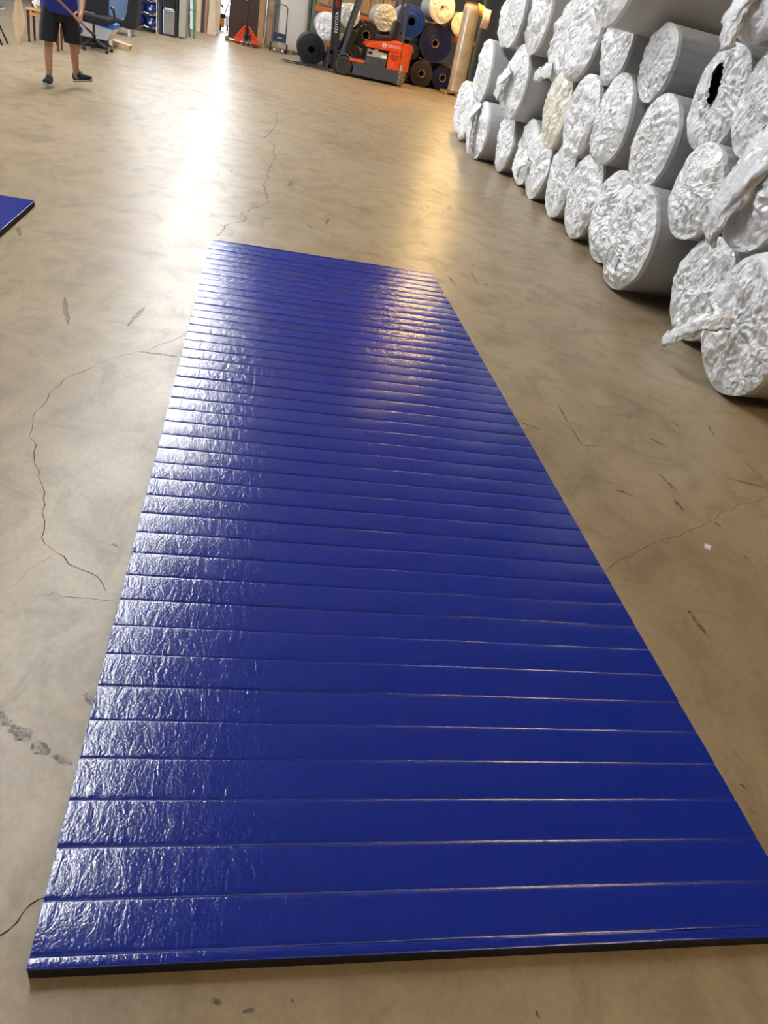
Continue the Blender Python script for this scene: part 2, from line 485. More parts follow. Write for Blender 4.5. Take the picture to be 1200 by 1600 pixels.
SC = [(1.972, 2.918, 2.022, 2.836, 0.03),(1.848, 2.586, 1.868, 2.434, 0.0244),(1.819, 2.367, 1.825, 2.283, 0.0203),(1.523, 1.671, 1.528, 1.533, 0.0187),(2.204, 3.156, 2.211, 3.081, 0.0252),(1.931, 3.142, 1.949, 3.118, 0.0173),(2.414, 3.147, 2.384, 3.038, 0.0185),(1.931, 2.221, 1.945, 2.183, 0.0172),(1.572, 3.175, 1.557, 2.956, 0.0134),(1.557, 2.956, 1.55, 2.759, 0.0127),(1.55, 2.759, 1.636, 2.777, 0.0122),(1.297, 2.93, 1.382, 2.874, 0.0184),(2.222, 2.596, 2.391, 2.543, 0.0227),(2.408, 2.777, 2.422, 2.619, 0.0138),(-0.88, 3.734, -0.795, 3.403, 0.0287),(-0.503, 3.758, -0.547, 3.461, 0.0248),(-0.463, 3.204, -0.283, 3.203, 0.0279),(-0.291, 1.227, -0.271, 1.2, 0.0233),(-0.33, 1.799, -0.315, 1.794, 0.0142),(0.299, 7.302, 0.327, 7.525, 0.0457),(0.788, 10.343, 0.915, 10.387, 0.0275),(-0.406, 8.819, -0.214, 9.118, 0.0235),(1.938, 2.008, 1.939, 1.953, 0.0082),(1.397, 5.159, 1.414, 4.968, 0.0242),(1.619, 5.387, 1.604, 5.054, 0.0153),(1.56, 2.399, 1.632, 2.363, 0.0224),(0.415, 6.008, 0.444, 5.872, 0.0217),(0.56, 6.061, 0.605, 6.295, 0.0274),(0.851, 7.017, 0.897, 7.0, 0.019),(1.309, 0.924, 1.32, 0.912, 0.0131),(0.039, 0.568, 0.055, 0.561, 0.0121),(0.62, 0.52, 0.622, 0.509, 0.0072),(1.325, 0.996, 1.336, 0.983, 0.0096),(0.094, 0.546, 0.11, 0.549, 0.0094),(0.175, 0.563, 0.183, 0.548, 0.0054),
      (-1.37, 4.79, -1.315, 4.62, 0.032),
      (-0.474, 1.165, -0.435, 1.135, 0.038), (-0.425, 1.128, -0.385, 1.098, 0.042), (-0.37, 1.088, -0.34, 1.066, 0.036), (-0.325, 1.058, -0.283, 1.034, 0.018)]
for i in range(46):   # short tyre flecks along the rolls and across the aisle
    if i < 28: x, y = rnd.uniform(1.5, 2.7), rnd.uniform(3.4, 9.0)
    else: x, y = rnd.uniform(-1.6, 2.4), rnd.uniform(5.6, 11.0)
    a = rnd.gauss(1.9, 0.5); L = rnd.uniform(0.03, 0.16)
    SC.append((x, y, x + L*math.cos(a), y + L*math.sin(a), rnd.uniform(0.006, 0.02)))
for (x0, y0, x1, y1, wd) in SC:
    a, b = Vector((x0, y0, 0)), Vector((x1, y1, 0))
    d = (b-a); L = max(d.length, 1e-4); d /= L; nrm = Vector((-d.y, d.x, 0))
    n = 18; V = [(a+b)/2 + Vector((0, 0, 0.0008))]
    for k in range(n):
        t = 2*PI*k/n
        V.append((a+b)/2 + d*(L/2+wd*0.2)*math.cos(t)*rnd.uniform(0.85, 1.08) + nrm*wd/2*math.sin(t)*rnd.uniform(0.5, 1.15) + Vector((0, 0, 0.0008)))
    MB().add(V, [(0, 1+k, 1+(k+1) % n) for k in range(n)]).build('scuff_mark', M_SCUFF, floor)

# ------------------------------------------------------------------ ceiling lamps
def strip_lamp(x, y, label, group):
    t = thing('ceiling_light', (x, y, 6.05), label, 'ceiling light', group)
    MB().prism([(x-.22, 6.05), (x+.22, 6.05), (x+.16, 6.16), (x-.16, 6.16)], y-.62, y+.62).build('housing', M_WHITE, t)
    MB().box(x-.20, x+.20, y-.60, y+.60, 6.035, 6.049).build('diffuser', M_GLOW, t)
    MB().tube([(x, y-.45, 6.16), (x, y-.45, ZC)], 0.006, 6).build('cable', M_BLACK, t)
    MB().tube([(x, y+.45, 6.16), (x, y+.45, ZC)], 0.006, 6).build('cable', M_BLACK, t)
for k in range(8):   # translucent skylight panels set into the ceiling along the aisle
    y = 5.2 + 3.0*k
    xa, xb = (-2.42, -1.98) if k < 3 else (-1.88, -1.46)
    fr = struct(MB().box(xa-.07, xa, y-1.25, y+1.25, ZC-.08, ZC-.001).box(xb, xb+.07, y-1.25, y+1.25, ZC-.08, ZC-.001).box(xa, xb, y-1.25, y-1.18, ZC-.08, ZC-.001).box(xa, xb, y+1.18, y+1.25, ZC-.08, ZC-.001).build('window_%d' % (k+1), M_WHITE))
    MB().box(xa, xb, y-1.18, y+1.18, ZC-.03, ZC-.01).build('pane', M_SKYL, fr)
for k in range(3):  # unseen cross row behind the camera, added as fill for the roll sides
    strip_lamp(-1.0 + 1.6*k, -2.5, 'unseen white linear fill lamp added in the cross row behind the grooved mat', 'added fill lamps behind the mat')
for k in range(4):
    strip_lamp(-6.5, 1.0 + 6.0*k, 'white linear ceiling lamp in the row by the side dock door', 'lamps by the side dock door')
def bay_lamp(x, y, z, label, G=None):
    t = thing('bay_lamp', (x, y, z), label, 'bay lamp')
    MB().ring([(0.10, .36), (0.42, 0.02), (0.44, 0.0), (0.43, 0.03), (0.13, .38)], (x, y, z), 'z', 28).build('lamp_shade', M_STEEL, t, smooth=True)
    MB().lathe([(0.0, 0.0), (0.16, .03), (0.22, .14), (0.16, .26), (0.09, .32), (0, .34)], (x, y, z), 'z', 20).build('lamp_bulb', G or M_GLOWW, t, smooth=True)
    MB().lathe([(0.10, .37), (0.12, .40), (0.12, .60), (0.05, .66), (0.0, .66)], (x, y, z), 'z', 20).build('lamp_cap', M_BLACK, t, smooth=True)
    MB().tube([(x, y, z+.66), (x, y, ZC)], 0.012, 6).build('hanging_rod', M_BLACK, t)
bay_lamp(5.3, 23.3, 3.5, 'warm bell shaped bay lamp hanging above the dark mat rolls')
bay_lamp(4.3, 18.5, 4.1, 'warm bell shaped bay lamp hanging beyond the far end of the white stack')
bay_lamp(3.4, -0.4, 5.7, 'unseen warm bell shaped fill lamp added beside the near end of the stack', M_GLOWN)  # unseen lamp added as warm fill over the near floor

# ------------------------------------------------------------------ blue mats
mt = thing('exercise_mat', (0.5, 2.84, 0), 'long royal blue roll-out mat with crosswise grooves and black foam core', 'mat')
MXA, MXB, MYA, MYB, MZ = -0.264, 1.257, 0.614, 5.063, 0.034
MB().box(MXA+.001, MXB-.001, MYA+.001, MYB-.001, 0.0005, MZ-.0045).build('foam_core', M_FOAM, mt)
def strip_mesh(wd, seed):
    r = np.random.RandomState(seed)
    ts = np.array([0, .0016, .0045, .012, .025, .04, .05, .06, .075, .088, .0955, .0984, .1]) / .1 * wd
    zs = np.array([-.0030, -.0012, -.0005, -.0001, .0002, .0004, .0005, .0004, .0002, -.0001, -.0006, -.0013, -.0030])
    nx = 24; xs = np.linspace(MXA, MXB, nx)
    ph = r.rand(4)*6.28
    V = []; F = []
    for i, x in enumerate(xs):
        wv = .0016*math.sin(x*5+ph[0]) + .0009*math.sin(x*14+ph[1]) + .0004*math.sin(x*41+ph[2])
        for t, z in zip(ts, zs):
            e = wv if 0 else 0.0
            ed = .0006*math.sin(x*23+ph[3]+t*40)*(1 if 0.002 < t < wd-.002 else 0)
            V.append((x, t + (wv*0.6 if 0 < t < wd else 0)*0, z + ed*0.5 + .0005*math.sin(x*9+ph[1])*math.sin(PI*t/wd)))
    nt_ = len(ts)
    for i in range(nx-1):
        for j in range(nt_-1):
            F.append((i*nt_+j, (i+1)*nt_+j, (i+1)*nt_+j+1, i*nt_+j+1))
    F.append(tuple(range(nt_))); F.append(tuple(reversed(range((nx-1)*nt_, nx*nt_))))
    F.append(tuple(i for i in [0] + [k*nt_ for k in range(1, nx)] + [k*nt_+nt_-1 for k in range(nx-1, -1, -1)]))
    me = bpy.data.meshes.new('strip')
    me.from_pydata(V, [], F)
    me.polygons.foreach_set('use_smooth', [True]*len(me.polygons))
    me.set_sharp_from_angle(angle=math.radians(50))
    me.materials.append(M_VINYL)
    return me
PITCH = 0.1003
variants = [strip_mesh(PITCH, k) for k in range(6)]
def put_strip(me, y, tilt=0.0, dz=0.0):
    o = bpy.data.objects.new('strip', me); COL.objects.link(o); o.parent = mt
    o.location = (0 - mt.location.x, y - mt.location.y, MZ - .0015 + dz); o.rotation_euler = (tilt, 0, 0)
put_strip(strip_mesh(0.020, 11), MYA)
put_strip(strip_mesh(0.094, 12), MYA+.020)
ns = int((MYB - 0.728) / PITCH)
for k in range(ns):
    put_strip(variants[rnd.randrange(6)], 0.728 + k*PITCH, rnd.gauss(0, 0.006), rnd.uniform(-.0006, .0006))
yl = 0.728 + ns*PITCH
put_strip(strip_mesh(MYB - yl, 13), yl)
m2 = thing('exercise_mat', (-2.3, 3.4, 0), 'plain blue mat with black foam edge near the walking person', 'mat')
MB().box(-3.0, -1.401, 0.9, 5.299, 0.0005, 0.032).build('foam_core', M_FOAM, m2, bevel=0.002)
MB().box(-3.002, -1.399, 0.898, 5.301, 0.0325, 0.036).build('vinyl_top', M_VINYL, m2, bevel=0.0015)

# ------------------------------------------------------------------ film wrapped rolls
def tri(x):
    return np.abs((x % 1.0) * 2 - 1) * 2 - 1

def crumple(P, rs, freq, octs=5):
    h = np.zeros(len(P))
    for o in range(octs):
        f = freq * 1.75**o
        for k in range(3):
            a = rs.rand()*PI; d = np.array([math.cos(a), math.sin(a)])
            b = rs.rand()*PI; e = np.array([math.cos(b), math.sin(b)])
            wp = np.sin(P@e*f*2.1 + rs.rand()*6.28)*0.35
            h += tri(P@d*f + wp + rs.rand()) / (1.62**o) * (0.3 + 0.7*(np.sin(P@e*f*1.3 + rs.rand()*6)*0.5+0.5))
    return h / 3.2

def grid_faces(nr, nt_, wrap=True):
    F = []
    for i in range(nr-1):
        for k in range(nt_ if wrap else nt_-1):
            k2 = (k+1) % nt_
            F.append((i*nt_+k, i*nt_+k2, (i+1)*nt_+k2, (i+1)*nt_+k))
    return F

def link_mesh(name, V, F, M, parent):
    me = bpy.data.meshes.new(name)
    me.from_pydata(V.tolist() if hasattr(V, 'tolist') else V, [], F)
    me.polygons.foreach_set('use_smooth', [True]*len(me.polygons))
    me.materials.append(M)
    o = bpy.data.objects.new(name, me); COL.objects.link(o); o.parent = parent
    return o

def wrapped_roll(x, y, z, R, L, seed, rotz, label, group, hi=1.0, M=None, MBd=None, amp=1.0, hole=False, oval=0.03, knot=None, cat='roll'):
    """face centre (x,y,z); the axis runs along local +X; the face looks to local -X"""
    M = M or M_FILM; MBd = MBd or M_FILMB
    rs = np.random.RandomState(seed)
    t = thing('wrapped_roll', (x, y, z - R), label, cat, group)
    t.rotation_euler = (0, 0, rotz)
    nt_ = int(96*hi); nr = int(26*hi)
    th = np.linspace(0, 2*PI, nt_, endpoint=False)
    wob = 1 + oval*0.4*np.sin(2*th + rs.rand()*6) - 0.012 - 0.010*(1+np.sin(3*th + rs.rand()*6)) - 0.008*(1+tri(th*rs.randint(5, 9)/(2*PI)*1.0 + rs.rand()))
    wob = np.minimum(wob, 1.0)
    # crumpled end
    rr = np.linspace(0.0, 1.0, nr)**0.85; rr[0] = 0.015
    TT, RR = np.meshgrid(th, rr)
    P = np.stack([(RR*np.cos(TT)).ravel(), (RR*np.sin(TT)).ravel()], 1)
    cx, cy = rs.uniform(-0.18, 0.18, 2)
    if knot: cx, cy = knot
    an = np.arctan2(P[:, 1]-cy, P[:, 0]-cx); ds = np.hypot(P[:, 1]-cy, P[:, 0]-cx)
    kp = rs.randint(13, 21)
    pleat = tri(an/(2*PI)*kp + 0.5*np.sin(an*3+rs.rand()*6) + 0.6*np.sin(ds*4+rs.rand()*6)) * np.clip(ds*1.6, 0, 1)*np.clip(1.25-ds, 0, 1)
    edge = np.clip((1 - RR.ravel())/0.10, 0, 1)
    pa = rs.choice([.004, .006, .009, .014])
    h = (0.034*crumple(P, rs, 1.6) + pa*pleat + 0.030*np.exp(-(ds/0.22)**2)*rs.uniform(-1, 1.3) + 0.022*np.sin(P[:, 0]*2.3+rs.rand()*6)*np.sin(P[:, 1]*2.6+rs.rand()*6))
    h = h*amp*R/0.4*(0.25 + 0.75*edge)
    bulge = 0.05*R/0.4*(1-RR.ravel()**4)
    wb = np.tile(wob, nr)
    fx = -(bulge + h) ; fx -= max(0, (fx[-nt_:]).max())*0
    # rim curls softly round the edge of the roll
    V = np.stack([fx, -P[:, 0]*R*wb, P[:, 1]*R*wb + R], 1)
    rim = np.stack([np.full(nt_, 0.035), -np.cos(th)*R*wob*1.0, np.sin(th)*R*wob + R], 1)
    V = np.vstack([V, rim])
    F = grid_faces(nr+1, nt_) + [tuple(range(nt_))]
    if hole:   # ragged tear through the film
        keep = []
        for q in F:
            cc = V[list(q)].mean(0); dy = (cc[1]-0.03)/0.10; dz = (cc[2]-R-0.07-0.5*(cc[1]-0.03))/0.115
            if dy*dy + dz*dz + 0.25*math.sin(cc[2]*60)*math.sin(cc[1]*90) > 1: keep.append(q)
        F = keep
    ew = link_mesh('end_wrap', V, F, M, t)
    ew.data.set_sharp_from_angle(angle=math.radians(22))
    # body with lengthwise tension folds
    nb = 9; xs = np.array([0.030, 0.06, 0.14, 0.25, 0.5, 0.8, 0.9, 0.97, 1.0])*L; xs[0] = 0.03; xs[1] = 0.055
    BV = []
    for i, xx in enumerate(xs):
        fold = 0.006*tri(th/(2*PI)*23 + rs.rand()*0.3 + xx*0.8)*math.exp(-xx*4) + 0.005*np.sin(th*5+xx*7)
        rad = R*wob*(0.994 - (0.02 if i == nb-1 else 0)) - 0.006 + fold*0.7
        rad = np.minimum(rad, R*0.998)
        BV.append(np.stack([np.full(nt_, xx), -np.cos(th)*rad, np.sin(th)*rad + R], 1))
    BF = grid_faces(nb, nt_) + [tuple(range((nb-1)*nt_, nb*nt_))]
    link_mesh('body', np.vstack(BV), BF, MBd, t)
    if hole:
        hb = MB().lathe([(0, .075), (R*.92, .075), (R*.92, .085), (0, .085)], (0, 0, R), 'x', 28)
        link_mesh('roll_face', hb.v, hb.f, M_CRACK, t)
        cp = MB().tube([(0.0, 0.03, R-0.06), (0.02, 0.0, R+0.03)], 0.018, 8)
        link_mesh('core_scrap', cp.v, cp.f, M_CARD, t)
    return t

def film_flap(t, pts, wd, seed, M=None, name='film_tail'):
    """a gathered film tail following local points with crumpled cross-section"""
    rs = np.random.RandomState(seed)
    n = 20; V = []; pts = [Vector(p) for p in pts]
    seg = 14; Q = []
    for i in range(seg+1):
        s = i/seg*(len(pts)-1); k = min(int(s), len(pts)-2); Q.append(pts[k].lerp(pts[k+1], s-k))
    rings = []
    for i, p in enumerate(Q):
        d = (Q[min(i+1, seg)] - Q[max(i-1, 0)]).normalized()
        u = Vector((1, 0, 0)); r = d.cross(u).normalized()
        s = i/seg
        wv = (wd[0]*(1-s) + wd[1]*s) * (1 + 0.15*math.sin(i*1.9+seed))
        ring = []
        for k in range(n):
            a = 2*PI*k/n; f = 1 + 0.35*float(tri(np.array(k/n*5 + i*0.13))) * rs.uniform(0.6, 1.1)
            ring.append(p + r*wv*math.cos(a)*f + u*wv*0.22*math.sin(a)*f)
        rings.append(ring)
    b = MB().loft(rings)
    link_mesh(name, b.v, b.f, M or M_FILM, t)

ROLLS = [
 ('A',3.66,0.40,0.40,2.73,'big white wrapped floor roll with a twisted film tail at the near end'),
 ('B',4.50,0.35,0.35,2.93,'white wrapped roll on the floor, wedged behind the roll with the twisted tail'),
 ('C1',5.50,0.400,0.400,2.81,'white wrapped floor roll with long bare grey side and small label on its face'),
 ('C2',6.32,0.390,0.390,3.00,'white wrapped floor roll set back beside the roll with the small label'),
 ('P',7.15,0.390,0.390,3.05,'white wrapped floor roll two places past the one with the small label'),
 ('Q',8.02,0.380,0.380,3.12,'white wrapped floor roll under the near side of the creamy yellowed roll'),
 ('S',8.95,0.370,0.370,3.17,'white wrapped floor roll with a small film pouch, under the creamy roll'),
 ('T',9.78,0.385,0.385,3.26,'white wrapped floor roll just past the one with the small film pouch'),
 ('U',10.58,0.370,0.370,3.20,'white wrapped floor roll directly under the largest roll with the sagging pouch'),
 ('V',11.45,0.380,0.380,3.06,'white wrapped floor roll with film bunched down over its face'),
 ('V2',12.35,0.400,0.400,3.30,'white wrapped floor roll just past the one with film bunched over its face'),
 ('W',13.3,0.400,0.400,3.25,'white wrapped floor roll, last but one before the shrink-wrapped column'),
 ('X',14.3,0.420,0.420,3.40,'white wrapped floor roll at the far end of the stack'),
 ('E',4.10,1.03,0.340,2.75,'white wrapped second-layer roll with a loose film sheet hanging over its face'),
 ('D',4.92,0.862,0.308,2.86,'smaller white wrapped second-layer roll beside the one with the hanging film sheet'),
 ('F',5.93,1.034,0.345,2.95,'white wrapped second-layer roll with smooth grey side, resting on the roll with the small label'),
 ('L',6.78,1.076,0.370,2.93,'wide white wrapped second-layer roll bulging beneath the protruding grey roll'),
 ('M',7.60,1.007,0.370,2.97,'white wrapped second-layer roll on the near side of the creamy yellowed roll'),
 ('R',8.50,0.975,0.380,3.04,'creamy yellowed film wrapped roll in the second layer of the stack'),
 ('R2',9.342,0.955,0.330,3.30,'small recessed white wrapped roll between the creamy roll and the largest roll'),
 ('Y',10.208,1.083,0.430,3.03,'largest white wrapped roll with a round film pouch sagging from its face'),
 ('Y2',11.02,0.985,0.360,3.28,'recessed white wrapped second-layer roll just past the largest roll'),
 ('Z',11.867,1.067,0.420,3.02,'white wrapped second-layer roll above the floor roll with bunched film'),
 ('Z2',12.825,1.036,0.390,3.30,'white wrapped second-layer roll at the far end of its layer'),
 ('I',4.64,1.45,0.340,2.93,'white wrapped third-layer roll above the hanging film sheet'),
 ('H',5.335,1.40,0.340,3.00,'white wrapped roll with a torn black opening in the film of its face'),
 ('G',6.32,1.535,0.280,2.95,'short fat white wrapped roll under the protruding grey roll'),
 ('N',7.30,1.617,0.320,2.99,'small white wrapped third-layer roll on the far side of the protruding grey roll'),
 ('O',8.065,1.663,0.420,2.93,'large white wrapped third-layer roll above the near side of the creamy roll'),
 ('O2',8.979,1.583,0.390,3.08,'white wrapped third-layer roll with a film tail trailing below it'),
 ('Q2',9.748,1.779,0.390,2.98,'white wrapped third-layer roll above the near side of the largest roll'),
 ('Q3',10.66,1.796,0.400,2.94,'white wrapped third-layer roll above the far side of the largest roll'),
 ('Q4',11.47,1.775,0.380,3.10,'white wrapped third-layer roll at the far end of its layer'),
 ('K',4.97,2.06,0.360,2.84,'white wrapped roll with bunched film hanging down, above the torn roll'),
 ('J',6.74,2.10,0.420,2.60,'protruding grey film wrapped roll on the top layer with its smooth side showing'),
]
GL = {0: 'white film wrapped roll in the floor row of the long stack', 1: 'white film wrapped roll in the second layer of the long stack', 2: 'white film wrapped roll in the third layer of the long stack'}
for i, (nm, y, z, R, x, lab) in enumerate(ROLLS):
    row = 0 if z < 0.6 else (1 if z < 1.3 else 2)
    hi = 1.7 if y < 7.5 else 1.0
    t = wrapped_roll(x, y, z, R, 1.7, 100+i*7, 0.0 + 0.02*math.sin(i*2.3), lab or GL[row], 'film wrapped rolls in the long stack', hi,
                     M=M_YELLOWED if nm == 'R' else None, hole=(nm == 'H'), amp=1.0 if nm != 'J' else 0.7)
    if nm == 'A':
        film_flap(t, [(-0.10, 0.0, 0.42), (-0.20, 0.10, 0.34), (-0.24, 0.24, 0.20), (-0.22, 0.36, 0.13)], (0.05, 0.035), 3)
    if nm == 'V':
        film_flap(t, [(-0.06, 0.10, 0.70), (-0.16, 0.10, 0.5), (-0.14, 0.02, 0.28), (-0.10, -0.05, 0.05)], (0.14, 0.07), 5)
        film_flap(t, [(-0.08, 0.16, 0.55), (-0.14, 0.30, 0.40), (-0.12, 0.36, 0.22)], (0.08, 0.06), 6)
    if nm == 'E':
        film_flap(t, [(-0.02, -0.05, 0.66), (-0.09, 0.02, 0.42), (-0.10, 0.12, 0.16), (-0.07, 0.18, 0.02)], (0.15, 0.09), 8)
    if nm == 'Y':
        film_flap(t, [(-0.10, 0.0, 0.55), (-0.17, 0.06, 0.40), (-0.15, 0.10, 0.22)], (0.08, 0.14), 9, name='film_pouch')
    if nm == 'K':
        film_flap(t, [(-0.03, 0.05, 0.40), (-0.11, 0.06, 0.14), (-0.10, 0.02, -0.04)], (0.13, 0.07), 12)
    if nm == 'O2':
        film_flap(t, [(-0.08, -0.1, 0.12), (-0.16, 0.0, 0.06), (-0.12, 0.3, 0.02)], (0.08, 0.05), 14)
    if nm == 'S':
        film_flap(t, [(-0.08, 0.15, 0.40), (-0.15, 0.25, 0.30), (-0.12, 0.30, 0.20)], (0.05, 0.08), 15, name='film_pouch')
    if nm == 'C1':
        lb = MB().box(-0.064, -0.060, -0.12, -0.05, 0.16, 0.25)
        link_mesh('label_sticker', lb.v, lb.f, M_GREYP, t)

# ------------------------------------------------------------------ forklift
def forklift():
    t = thing('forklift', (2.7, 23.05, 0), 'orange and slate electric forklift with black mast and forks lowered', 'forklift')
    ya, yb = 22.55, 23.55
    # lower body
    MB().prism([(2.24, .07), (3.47, .07), (3.47, .36), (2.26, .36)], ya, yb).build('side_skirt', M_SLATE, t, bevel=0.012)
    MB().prism([(2.22, .365), (3.10, .365), (3.10, .55), (2.56, .56), (2.54, .44), (2.22, .44)], ya+.02, yb-.02).build('chassis', M_SLATE, t, bevel=0.01)
    MB().box(2.13, 2.52, ya-.005, ya+.05, .365, .43).build('step_panel', M_ORANGE, t, bevel=0.006)
    # battery bay
    MB().box(2.56, 3.12, ya+.10, yb-.10, .555, .75).build('battery_bay', M_BLACK, t)
    MB().prism([(2.57, .56), (3.10, .56), (3.10, .68), (2.86, .70), (2.84, .745), (2.76, .745), (2.74, .70), (2.57, .72)], ya+.03, ya+.09).build('battery_plate', M_GREYP, t)
    MB().box(2.60, 2.70, ya+.022, ya+.032, .60, .67).build('battery_label', M_BLACK, t)
    MB().box(2.96, 3.09, ya+.022, ya+.032, .575, .64).build('battery_label', M_WHITE, t)
    # hood
    hood = MB().prism([(2.50, .752), (3.14, .755), (3.46, .742), (3.46, 1.005), (3.30, 1.0), (2.85, .925), (2.60, .86), (2.51, .81)], ya, yb).build('hood', M_ORANGE, t, bevel=0.02)
    MB().box(2.535, 2.56, ya+.02, yb-.02, .50, .76).build('bay_post', M_BLACK, t)
    panel = MB().box(3.13, 3.455, ya+.004, yb-.004, .362, .74).build('vent_panel', M_ORANGE, t, bevel=0.008)
    for k in range(4):
        MB().box(3.18, 3.42, ya-.006, ya+.006, .60+.032*k, .612+.032*k).build('louver', M_ORANGE, panel)
    for zz in (.595, .627, .659, .691):
        MB().box(3.18, 3.42, ya+.001, ya+.0045, zz-.012, zz-.002).build('louver_gap', M_BLACK, panel)
    text_part('K', .12, panel, mat('pale_orange_print', (0.8, 0.30, 0.2), 0.5), (3.28, ya+.001, .48), (1, 0, 0), (0, 0, 1), 'panel_print')
    # counterweight
    def rounded(x0, x1, r, z):
        pts = []
        for cxx, cyy, a0 in ((x1-r, ya+r, -90), (x1-r, yb-r, 0)):
            for k in range(7):
                a = math.radians(a0 + 15*k); pts.append((cxx+r*math.cos(a), cyy+r*math.sin(a), z))
        return [(x0, ya, z)] + pts + [(x0, yb, z)]
    MB().loft([rounded(3.465, 3.72, .14, .36), rounded(3.465, 3.75, .15, .60), rounded(3.465, 3.76, .15, .92), rounded(3.465, 3.74, .14, .985)]).build('counterweight', M_ORANGE, t)
    MB().loft([rounded(3.475, 3.62, .12, .05), rounded(3.475, 3.68, .14, .10), rounded(3.475, 3.70, .14, .355)]).build('scuffed_base', mat('scraped_paint', (0.20, 0.14, 0.10), 0.6, var=0.8, vscale=16), t)
    MB().box(3.55, 3.575, ya-.004, ya+.03, .40, .78).build('strap', mat('olive_strap', (0.20, 0.15, 0.06), 0.7), t)
    MB().box(3.48, 3.57, ya-.003, ya+.02, .37, .50).build('warning_sticker', mat('sticker_pink', (0.6, 0.35, 0.28), 0.5, var=0.4, vscale=40), t)
    # wheels
    for wx, wy, r, wd in ((1.99, ya+.02, .235, .17), (1.99, yb-.19, .235, .17), (3.35, 22.95, .16, .2)):
        tyre = MB().lathe([(r*.62, 0), (r*.80, -.004), (r*.95, .01), (r, .04), (r, wd-.04), (r*.95, wd-.01), (r*.62, wd)], (wx, wy, r), 'y', 36).build('wheel', M_RUBBER, t, smooth=True)
        MB().ring([(r*.70, -.008), (r*.74, -.008), (r*.74, .02), (r*.70, .02)], (wx, wy, r), 'y', 32).build('rim', mat('rim_grey', (0.09, 0.09, 0.095), 0.5), tyre, smooth=True)
        MB().lathe([(0, -.012), (r*.2, -.012), (r*.22, .0), (r*.45, .004), (r*.6, -.004), (r*.62, .01)], (wx, wy, r), 'y', 24).build('hub', M_RUBBER, tyre, smooth=True)
        for k in range(5):
            a = 2*PI*k/5
            MB().lathe([(0, -.006), (.012, -.004), (.012, .01)], (wx+r*.34*math.cos(a), wy, r+r*.34*math.sin(a)), 'y', 8).build('bolt', MATS['rim_grey'], tyre)
    for yy in (ya, yb-.2):   # fenders
        pts = [(1.99+.27*math.cos(math.radians(a)), .235+.27*math.sin(math.radians(a))) for a in range(10, 131, 12)]
        inn = [(1.99+.245*math.cos(math.radians(a)), .235+.245*math.sin(math.radians(a))) for a in range(130, 9, -12)]
        MB().prism(pts+inn, yy, yy+.2).build('fender', mat('dusty_grey', (0.12, 0.11, 0.10), 0.7), t)
    MB().box(1.80, 2.24, ya+.22, yb-.22, .12, .42).build('front_axle', M_BLACK, t, bevel=0.02)
    MB().box(2.02, 2.56, ya+.03, yb-.03, .405, .435).build('floor_plate', M_BLACK, t)
    # cab: dash, steering, seat
    MB().prism([(1.90, .44), (2.10, .44), (2.28, 1.02), (2.10, 1.06)], ya+.2, yb-.2).build('dashboard', M_BLACK, t, bevel=0.02)
    MB().tube([(2.20, 23.02, .98), (2.42, 23.02, 1.20)], .028, 10).build('steering_column', M_BLACK, t)
    rim = []
    for k in range(25):
        a = 2*PI*k/24
        rim.append((2.44+.17*math.cos(a)*.72, 23.02+.17*math.sin(a), 1.21-.17*math.cos(a)*.6))
    MB().tube(rim, .015, 8, caps=False).build('steering_wheel', M_BLACK, t, smooth=True)
    for k in range(3):
        yy = 22.74+.05*k
        MB().tube([(2.26, yy, 1.0), (2.30, yy, 1.16+.02*k)], .010, 6).build('lever', M_BLACK, t)
    MB().prism([(2.74, .93), (3.20, .99), (3.20, 1.09), (2.76, 1.06)], 22.80, 23.30).build('seat', M_BLACK, t, bevel=0.03)
    MB().prism([(3.14, 1.06), (3.27, 1.05), (3.36, 1.42), (3.30, 1.48), (3.20, 1.44)], 22.80, 23.30).build('backrest', M_BLACK, t, bevel=0.035)
    # mast
    ymA, ymB = 22.72, 23.30
    for yy in (ymA, ymB):
        MB().bar((1.80, yy, .06), (1.64, yy, 2.15), .09, .12, (1, 0, 0)).build('mast_rail', M_BLACK, t, bevel=0.006)
        MB().bar((1.715, yy+(.07 if yy == ymA else -.07), .10), (1.56, yy+(.07 if yy == ymA else -.07), 2.12), .06, .09, (1, 0, 0)).build('mast_rail', M_BLACK, t, bevel=0.006)
    for zz in (.22, 1.05, 2.08):
        xx = 1.78 - .077*zz
        MB().box(xx-.03, xx+.05, ymA, ymB, zz-.05, zz+.05).build('mast_crossbar', M_BLACK, t)
    for yy in (22.92, 23.10):
        MB().tube([(1.76, yy, .1), (1.61, yy, 2.0)], .022, 8).build('lift_cylinder', M_STEEL, t)
    MB().box(1.60, 1.66, ymA-.06, ymB+.06, .10, .18).box(1.60, 1.66, ymA-.06, ymB+.06, .42, .50).box(1.60, 1.66, ymA-.06, ymA+.02, .10, .50).box(1.60, 1.66, ymB-.02, ymB+.06, .10, .50).build('carriage', M_BLACK, t)
    for yy in (22.66, 23.22):
        MB().prism([(.38, .025), (1.60, .025), (1.60, .56), (1.555, .56), (1.55, .075), (1.48, .07), (.38, .04)], yy, yy+.11).build('fork', mat('worn_fork_steel', (0.05, 0.05, 0.055), 0.35, 0.4), t)
    # overhead guard
    for yy in (ya+.06, yb-.06):
        MB().bar((1.91, yy, .48), (2.30, yy, 2.05), .07, .09, (1, 0, 0)).build('guard_pillar', M_SLATE, t, bevel=0.01)
        MB().bar((3.44, yy, .98), (3.42, yy, 2.05), .05, .08, (1, 0, 0)).build('guard_pillar', M_SLATE, t, bevel=0.01)
        MB().bar((2.28, yy, 2.05), (3.46, yy, 2.05), .06, .06).build('roof_rail', M_SLATE, t)
